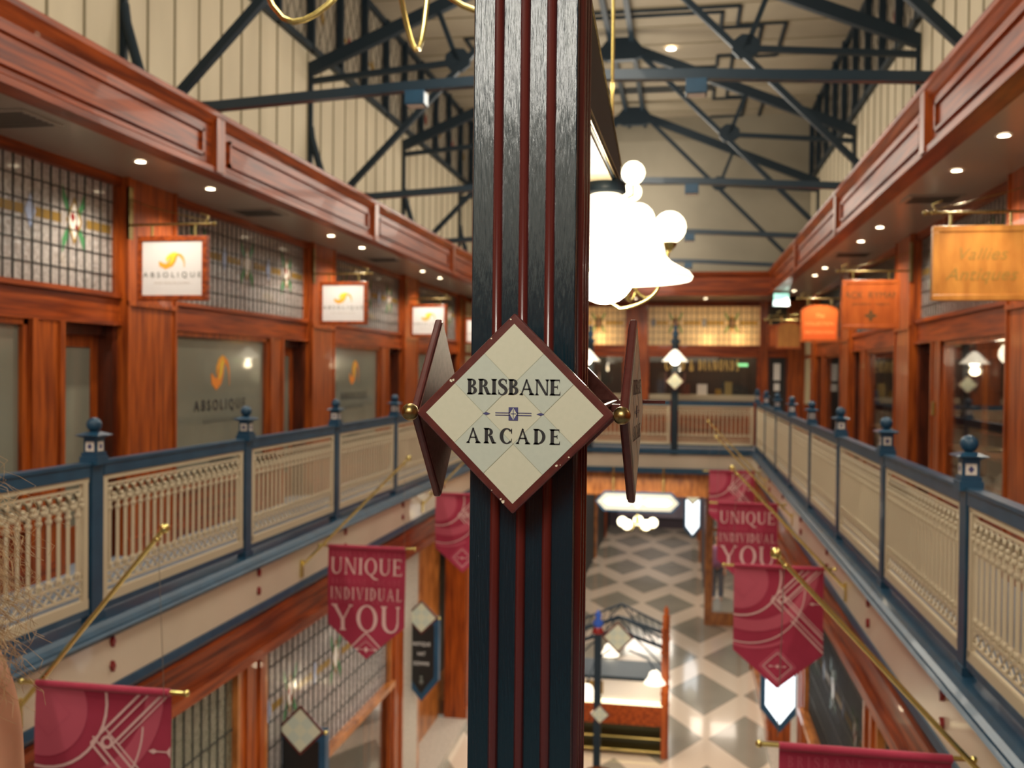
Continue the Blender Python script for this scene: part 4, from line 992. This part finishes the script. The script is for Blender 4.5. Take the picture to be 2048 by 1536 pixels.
chandelier('cluster of glowing opal globes right of the column, behind the big shade', (-.34, 4.5, 2.19), .27, .25, 7.0, 6, .075, 0, upper=[(.085, .3, .39, .058), (.06, .7, .37, .05)], gz=.04)
for lx, ly, lz in ((-1.07, 3.39, 3.1), (-.34, 4.5, 2.4)): light('POINT', (lx, ly, lz+.55), 16, (1, .82, .55), .2)
chandelier('low chandelier of glowing globes under the hexagonal lantern on the ground floor', (-.90, 20.08, -1.44), .33, .20, -1.285, 5, .105, .3, gz=-.14)
chandelier('farther ground-floor globe lamp peeping above the hexagonal lantern', (-.85, 24.5, -1.0), .32, .12, -.56, 5, .12, .2, gz=-.05)

# hexagonal hanging lantern below the far gallery
t = thing('hexagonal_lantern', 'long glowing hexagonal lantern hung on brass rods below the far gallery', 'lantern', (-.893, 20.08, -1.078))
HX = [(-.87, 0), (-.70, -.20), (.70, -.20), (.87, 0), (.70, .20), (-.70, .20)]
MB().prism(HX, lambda u, v, d: (u, d, v), -.08, .08).build('frame', blue, t)
MB().prism([(u*.955, v*.84) for u, v in HX], lambda u, v, d: (u, d, v), -.086, .086).build('opal_panel', mat('cream_panel_glow', (.50, .46, .36), .4, emit=(1, .90, .70), es=.18), t)
for q in (-1, 1): MB().prism([(q*.40+u, v) for u, v in ((-.3, 0), (-.2, -.07), (.2, -.07), (.3, 0), (.2, .07), (-.2, .07))], lambda u, v, d: (u, d, v), -.09, -.087).build('lit_tube', e_strip, t)
MB().prism([(-.13, 0), (0, -.15), (.13, 0), (0, .15)], lambda u, v, d: (u, d, v), -.10, -.09).build('centre_diamond', white, t)
for x in (-.56, .57): MB().tube([(x*.91, 0, .2), (x*.91, 0, .70)], .022, 8).build('rod', brass, t)

# pentagon shop lanterns and diamond signs below the galleries
def shop_lantern(s, x, y, face, lab, txt, body, glow=False):
    t = thing('hanging_shop_lantern', lab, 'shop sign', (x, y, -1.67), 0, 'pointed signs of the lower shops')
    P5 = [(-.2, -.1), (.2, -.1), (.2, -.82), (0, -1.06), (-.2, -.82)]
    MB().prism([(-.23, .0), (.23, .0), (.23, -.84), (0, -1.12), (-.23, -.84)], lambda u, v, d: (u, d, v), -.05, .05).build('frame', body, t)
    MB().prism([(u*.86, v*.96) for u, v in P5], lambda u, v, d: (u, d, v), -.056, .056).build('face', face, t)
    for i, w_ in enumerate(txt): plain_text(w_, .07, greytext if glow else white, t, frame_m((0, -.058, -.38-i*.13), (1, 0, 0), (0, 0, 1)), spacing=1.1, xs=.75)
    if not glow:
        MB().ball((0, -.06, -.80), .025, 8).ball((0, -.06, -.86), .035, 8, sz=1.2).build('emblem', greytext, t)
    diamond_board(t, (0, -.07, 0), .23, (0, -1), text=False)
    MB().tube([(s*.25, 0, .0), (s*.0, 0, .0)], .012, 6).ball((-.24, -.07, 0), .022, 8).ball((.24, -.07, 0), .022, 8).build('bracket', brass, t)
    return t
shop_lantern(-1, X(-1, 2.32), 12.4, black, 'black pointed sign topped by a cream diamond, on the left of the lower arcade', ['ANTIQUE', 'HAT', 'DOWNS'], blue)
shop_lantern(1, X(1, 2.26), 12.2, e_white, 'white glowing pointed sign below the circle-patterned banner on the right', [], blue, True)
shop_lantern(1, .285, 26.0, e_white, 'distant white glowing pointed sign beside the ground-floor passage', ['CAFE', 'SHOP', 'GIFTS'], blue, True)
shop_lantern(-1, X(-1, 2.32), 8.3, black, 'cream diamond with gilt balls at the bottom edge of the view, left of the column', [], blue)

# ------------------------------------------------------------------ directory stand on the ground floor
def kiosk():
    KX, KY = -.94, 14.9
    t = thing('directory_stand', 'wooden arcade directory stand with iron arch and lit shelves on the tiled floor', 'directory stand', (KX, KY, -4.3))
    for x in (-.72, .72):
        for y in (-.0, .8):
            MB().bx((x, y, .97), (.11, .11, 1.94)).bx((x, y, 1.0), (.135, .135, .03)).bx((x, y, 1.62), (.135, .135, .03)).bx((x, y, .84), (.135, .135, .03)).lathe([(.05, 1.94), (.065, 1.97), (.03, 2.02), (.045, 2.07), (.0001, 2.16)], (x, y, 0), 10).build('post', wood_v, t)
    for y in (0, .8):
        mb = MB()
        for s in (-1, 1):
            mb.bar((0, y, 2.14), (s*.68, y, 1.84), .025, .03).bar((0, y, 1.92), (s*.68, y, 1.70), .035, .05).bar((0, y, 2.14), (s*.24, y, 1.84), .018, .02).bar((s*.24, y, 1.84), (s*.68, y, 1.42), .018, .02)
            for i in range(5): mb.bar((s*(.15+i*.11), y, 2.07-i*.05), (s*(.2+i*.11), y, 1.86-i*.036), .010, .012)
        mb.build('iron_arch', navy, t)
    diamond_board(t, (0, -.08, 1.83), .24, (0, -1), text=False)
    MB().box(-.68, .68, -.02, .05, .86, 1.16).build('map_panel', white, t)
    MB().box(-.5, -.22, -.025, -.02, .93, 1.13).build('map_print', amber, t)
    MB().box(-.68, .68, -.05, .82, 1.17, 1.22).build('canopy_rail', navy, t)
    MB().box(-.68, .68, -.06, .0, .80, .85).build('shelf_light', e_strip, t)
    MB().box(-.68, .68, -.03, .78, .48, .80).build('cabinet', wood_h, t)
    MB().box(-.68, .68, .25, .3, .08, .48).build('shelf_back', black, t)
    for z in (.28, .08): MB().box(-.68, .68, -.04, .76, z, z+.025).build('shelf', brass, t)
    for (x, y, z) in ((-.38, -.95, 1.24), (.58, -.5, 1.36), (-.2, 1.0, 1.3)):
        l = MB().tube([(x*.3, .0 if y < .5 else .8, 1.62), (x*.8, y*.7, 1.62), (x, y, z+.12)], .014, 6).build('lamp_arm', navy, t)
        MB().lathe([(.025, z+.13), (.08, z+.09), (.10, z+.02), (.155, z-.05), (.16, z-.06)], (x, y, 0), 20).build('lamp_shade', e_shade, l)
        MB().ball((x, y, z-.03), .055, 10).build('bulb', e_bulb, l)
        light('POINT', (KX+x, KY+y, -4.3+z-.18), 4, (1, .82, .55), .05)
    return t
kiosk()
t = thing('directory_post', 'dark slim lamp post with a blue and red finial, standing before the directory stand', 'lamp post', (-1.14, 13.6, -4.3))
MB().bx((0, 0, 1.1), (.10, .10, 2.2)).build('shaft', navy, t); MB().lathe([(.05, 2.2), (.09, 2.22), (.05, 2.3)], n=10).build('collar', redg, t)
MB().lathe([(.05, 2.3), (.08, 2.36), (.03, 2.42), (.05, 2.47), (.0001, 2.55)], n=10).build('finial', mat('bright_blue_paint', (.03, .10, .45), .3), t)
diamond_board(t, (.04, -.06, 1.08), .14, (0, -1), text=False)
# round seat at the bottom
t = thing('tub_planter', 'round wooden tub at the foot of the dark lamp post', 'planter', (-1.05, 12.9, -4.3)); MB().lathe([(.16, 0), (.22, .1), (.24, .5), (.22, .52)], n=16).build('tub', wood_lo, t); MB().lathe([(.245, .42), (.25, .46), (.24, .5)], n=16).build('rim', brass, t)

# ------------------------------------------------------------------ display in the right-hand shop windows
def cabinet(x, y0, y1, lab):
    t = thing('display_cabinet', lab, 'cabinet', (x, (y0+y1)/2, 0)); h = (y1-y0)/2
    mb = MB()
    for y in (-h, -.02, h-.05): mb.box(0, .05, y, y+.05, .0, 1.82)
    mb.box(0, .05, -h, h, 1.77, 1.86).box(-.30, .3, -h, h, .0, .5).build('frame', wood_lo, t)
    for z in (.8, 1.12, 1.42): MB().box(.05, .42, -h, h, z, z+.012).build('shelf', glass, t)
    MB().box(-.30, .0, -h, h, .86, .90).build('counter', wood_lo, t)
    return t
porc = mat('porcelain', (.62, .58, .46), .25); teal = mat('teal_glaze', (.12, .35, .38), .2)
for y0, y1, lab in ((8.5, 10.4, 'glazed display cabinet of china inside the nearest right-hand shop window'), (12.65, 14.5, 'dim display cabinet inside the second right-hand shop window')):
    cabinet(2.95, y0, y1, lab); near = y0 < 10
    light('POINT', (2.9, (y0+y1)/2, 1.8), 16 if near else 5, (1, .85, .6), .1)
    sh = thing('strip_light', 'warm strip light at the top of the %s right-hand shop window' % ('nearest' if near else 'second'), 'strip light', (2.86, y0+.45, 1.87), 0, 'shop window strip lights'); MB().box(-.04, .04, -.32, .32, -.03, .03).build('lamp_face', e_warm, sh)
    items = [('plate', 8.75, .58, .16), ('plate', 9.15, .6, .12), ('dish', 9.5, .93, .14), ('bowl', 9.0, .93, .11), ('vase', 8.7, .93, .09), ('teapot', 9.7, .62, .10), ('plate', 10.0, .6, .11), ('clock', 8.95, 1.15, .1)]
    if not near: items = items[:3]
    used_n = {}
    for kd, yy, z, r in items:
        y = yy+(0 if near else 4.13); nm = kd
        if kd == 'plate':
            o = MB().lathe([(.0001, .0), (r*.6, .005), (r, .03), (r, .036), (r*.6, .013), (.0001, .01)], n=20).build('plate', porc); o.rotation_euler = (0, -1.25, 0); o.location = (2.78, y, .505+.96*r)
        elif kd in ('dish', 'bowl'):
            o = MB().lathe([(.0001, 0), (r*.4, 0), (r, .06 if kd == 'bowl' else .03), (r*.95, .062 if kd == 'bowl' else .034), (r*.35, .012), (.0001, .01)], n=20).build(kd, porc if kd == 'bowl' else brass_old); o.location = (2.82, y, .90)
        elif kd == 'vase': o = MB().lathe([(.0001, 0), (r*.5, 0), (r, .1), (r*.6, .2), (r*.4, .26), (r*.6, .29)], n=16).build('vase', teal); o.location = (2.82, y, .90)
        elif kd == 'teapot':
            o = MB().lathe([(.0001, 0), (r*.6, 0), (r, .07), (r*.7, .14), (.02, .16), (.0001, .18)], n=16).tube([(0, r*.8, .06), (0, r*1.5, .13)], .014, 6).tube([(0, -r*.8, .04), (0, -r*1.4, .08), (0, -r*.7, .13)], .008, 6).build('teapot', porc); o.location = (2.82, y, .50)
        else:
            o = MB().box(-.05, .05, -r*.7, r*.7, 0, .2).build('mantel_clock', wood_sign); o.location = (3.15, y, 1.132); MB().prism([(r*.5*math.cos(i*PI/8), .11+r*.5*math.sin(i*PI/8)) for i in range(16)], lambda u, v, d: (d, u, v), -.056, -.05).build('dial', porc, o)
        used_n[kd] = used_n.get(kd, 0)+1
        pos = {1: 'nearest', 2: 'middle', 3: 'rearmost'}[used_n[kd]] if kd == 'plate' else ''
        base = {'plate': 'pale round plate propped up, %s of those' % pos, 'dish': 'shallow brass dish on the counter', 'bowl': 'cream bowl on the counter', 'vase': 'teal vase on the counter', 'teapot': 'cream teapot at the bottom', 'clock': 'small wooden mantel clock on a shelf'}[kd]
        tag(o, '%s in the %s right-hand shop window' % (base, 'nearest' if near else 'second'), kd if kd != 'clock' else 'clock')
for y, z in ((10.7, 1.25),):
    o = MB().box(X(1, 3.61), X(1, 3.63), y-.03, y+.03, z-.07, z+.07).build('door_plate', amber); tag(o, 'small pale plate on the wooden mullion beside the nearest right-hand shop door', 'plate')
# dim ornaments behind the far shop window
for i, (x, z, w, h, m) in enumerate(((.42, 1.10, .22, .24, white), (.78, 1.10, .14, .14, amber), (1.0, 1.10, .16, .3, brass_old), (.05, 1.10, .2, .25, wood_dark))):
    o = MB().box(-w/2, w/2, -.03, .03, 0, h).box(-w*.3, w*.3, -.035, -.03, h*.2, h*.8).build('picture_frame' if i != 2 else 'trophy', m); o.location = (x, 22.25, z)
    tag(o, ['white framed picture on the ledge of the far jewellery window', 'small amber box on the ledge of the far jewellery window', 'brass ornament on the ledge of the far jewellery window', 'dark wooden frame at the left of the far jewellery window'][i], ['picture', 'box', 'ornament', 'frame'][i])
o = MB().box(-.12, .12, 0, .04, 0, .07).build('green_neon', emis('green_neon_glow', (.1, 1, .3), .8)); o.location = (1.3, 22.22, 1.75); tag(o, 'small green neon light inside the far jewellery window', 'neon light')

# ------------------------------------------------------------------ people
skin = noisy(mat('skin', (.62, .30, .18), .45, spec=.3), (.52, .25, .15), (.60, .31, .19), (1, 1, 1), 14)
skin.node_tree.nodes['Principled BSDF'].inputs['Subsurface Weight'].default_value = .08
dress = noisy(mat('dress_blue_white', (.6, .6, .7), .7), (.05, .05, .32), (.80, .74, .72), (1, 1, .6), 22, lo=.42, hi=.56, det=2)
hairm = noisy(mat('blond_hair', (.4, .24, .1), .45), (.30, .17, .07), (.55, .36, .17), (30, 30, 3), 3)
def skinned(name, joints, edges, root, m, parent, sub=2):
    me = bpy.data.meshes.new(name); me.from_pydata([j[:3] for j in joints], edges, []); me.materials.append(m)
    o = bpy.data.objects.new(name, me); C.objects.link(o); o.parent = parent
    sk = o.modifiers.new('skin', 'SKIN'); sk.use_smooth_shade = True
    me.skin_vertices.new() if not me.skin_vertices else None
    for i, j in enumerate(joints):
        r = j[3] if isinstance(j[3], tuple) else (j[3], j[3]); me.skin_vertices[0].data[i].radius = r; me.skin_vertices[0].data[i].use_root = (i == root)
    s = o.modifiers.new('sub', 'SUBSURF'); s.levels = sub; s.render_levels = sub
    return o
def person(loc, rz, lab, clothes, hairmat, sc=1, legs_m=None, long_hair=True):
    t = thing('person', lab, 'person', loc, rz); t.scale = (sc,)*3
    J = [(0, 0, .93, (.15, .10)), (0, 0, 1.08, (.125, .09)), (0, 0, 1.25, (.14, .10)), (0, 0, 1.37, (.10, .075)), (0, .0, 1.44, .048), (0, .01, 1.50, .052), (0, .015, 1.58, (.072, .088)), (0, .01, 1.66, (.066, .08)), (0, .01, 1.70, .04)]
    E = [(i, i+1) for i in range(8)]
    def limb(a, pts):
        p = a
        for q in pts: J.append(q); E.append((p, len(J)-1)); p = len(J)-1
        return p
    for s in (-1, 1):
        limb(0, [(s*.09, 0, .84, .085), (s*.095, 0, .50, .055), (s*.095, .01, .45, .052), (s*.095, 0, .30, .048), (s*.095, -.01, .08, .03), (s*.10, .06, .03, .032), (s*.10, .13, .02, .026)])
        w = limb(3, [(s*.155, 0, 1.36, .052), (s*.18, 0, 1.29, .044), (s*.192, -.01, 1.16, .041), (s*.205, .0, 1.05, .036), (s*.20, .05, .93, .032), (s*.19, .10, .83, .022), (s*.185, .125, .78, (.030, .016)), (s*.185, .14, .745, (.03, .014))])
        for i, (dx, ln) in enumerate(((-.024, .062), (-.008, .072), (.008, .068), (.022, .052))):
            limb(w, [(s*.185+dx*1.0, .152, .728, .0085), (s*.185+dx, .158, .728-ln*.5, .0078), (s*.185+dx, .150, .728-ln, .0062)])
        limb(w-1, [(s*.165, .155, .785, .010), (s*.155, .175, .755, .009), (s*.155, .18, .73, .007)])
    b = skinned('body', J, E, 0, skin, t)
    # face features on the front (+y) of the head
    fm = MB().ball((0, .105, 1.555), .014, 10, 0, 1.3)
    for s in (-1, 1): fm.ball((s*.078, .01, 1.565), .018, 8, 0, 1.5)
    fm.build('nose_and_ears', skin, t)
    em = MB()
    for s in (-1, 1): em.ball((s*.03, .088, 1.59), .012, 10)
    em.build('eyes', white, t); MB().tube([(-.025, .098, 1.525), (0, .104, 1.523), (.025, .098, 1.525)], .005, 6).build('mouth', redg, t)
    # dress / clothes
    if legs_m is None:
        prof = [(.235, .175, .52), (.215, .16, .70), (.20, .14, .88), (.205, .13, 1.0), (.208, .12, 1.10), (.214, .128, 1.24), (.205, .12, 1.31), (.140, .098, 1.365), (.115, .085, 1.385)]
    else: prof = [(.18, .13, .86), (.16, .125, 1.0), (.15, .115, 1.1), (.175, .13, 1.25), (.18, .12, 1.34), (.10, .09, 1.42)]
    n = 36; vs = []
    for rx, ry, z in prof:
        for k in range(n):
            a = 2*PI*k/n; w_ = 1+(.05*math.sin(9*a) if z < .9 else 0)*(1 if legs_m is None else 0); vs.append((rx*w_*math.cos(a), ry*w_*math.sin(a), z))
    cm = MB().add(vs, [(i*n+k, i*n+(k+1) % n, (i+1)*n+(k+1) % n, (i+1)*n+k) for i in range(len(prof)-1) for k in range(n)], 0, True)
    if legs_m is None:
        for s in (-1, 1): cm.tube([(s*.105, .07, 1.36), (s*.115, .03, 1.42), (s*.115, -.03, 1.42), (s*.105, -.07, 1.36)], .016, 8)
    else:
        for s in (-1, 1): cm.tube([(s*.15, 0, 1.37), (s*.19, 0, 1.28), (s*.205, 0, 1.15)], [.07, .064, .055], 10)
    d = cm.build('dress' if legs_m is None else 'shirt', clothes, t); so = d.modifiers.new('s', 'SOLIDIFY'); so.thickness = .004
    if legs_m:
        mb = MB()
        for s in (-1, 1): mb.tube([(s*.08, 0, .92), (s*.095, 0, .5), (s*.095, -.01, .1)], [.10, .075, .062], 12)
        mb.build('trousers', legs_m, t)
    hm = MB().lathe([(.0001, 1.735), (.05, 1.725), (.088, 1.68), (.096, 1.62), (.098, 1.57)]+([(.115, 1.50), (.135, 1.42), (.13, 1.36), (.06, 1.33)] if long_hair else [(.09, 1.53)]), (0, -.022, 0), 24)
    h = hm.build('hair', hairmat, t)
    bm = h.data
    for v in bm.vertices:                                 # open the hair in front of the face
        if v.co.y > .045 and v.co.z < 1.66: v.co.y = .03-(.0 if v.co.z > 1.5 else .02)
        if v.co.z < 1.6: v.co.x *= 1.0+.10*math.sin(v.co.z*60+v.co.y*40)*.5
    return t
px_, py_ = -.953, .95
P1 = person((px_, py_, 0), .25, 'person with frizzy blond hair and sleeveless blue and white dress at the left edge', dress, hairm, .93)
cu = bpy.data.curves.new('hair_strands', 'CURVE'); cu.dimensions = '3D'; cu.bevel_depth = .0003; cu.bevel_resolution = 0; cu.materials.append(hairm)
rnd = random.Random(3)
for i in range(2600):
    a = rnd.uniform(-2.9, .5)-.15; z0 = rnd.uniform(1.5, 1.70); r0 = .09
    sp = cu.splines.new('POLY'); n = 16; sp.points.add(n-1); L_ = rnd.uniform(.12, .25); ph = rnd.uniform(0, 6); fr = rnd.uniform(20, 40); am = rnd.uniform(.005, .014); sd = rnd.uniform(.04, .155)
    if rnd.random() < .05: sd += rnd.uniform(.01, .05)
    for j in range(n):
        u = j/(n-1); r = r0+sd*u**.8; x = r*math.cos(a)+am*math.sin(fr*u+ph); y = r*math.sin(a)*.9-.02+am*math.cos(fr*u+ph); sp.points[j].co = (x, y, z0-L_*u, 1)
o = bpy.data.objects.new('hair_strands', cu); C.objects.link(o); o.parent = P1; o['kind'] = 'stuff'
person((.93, 25.6, -4.3), PI, 'small distant person in blue trousers behind glass beside the ground-floor passage', mat('purple_shirt', (.25, .08, .2), .7), mat('dark_hair', (.04, .025, .02), .5), 1.0, mat('navy_trousers', (.03, .05, .10), .7), False)
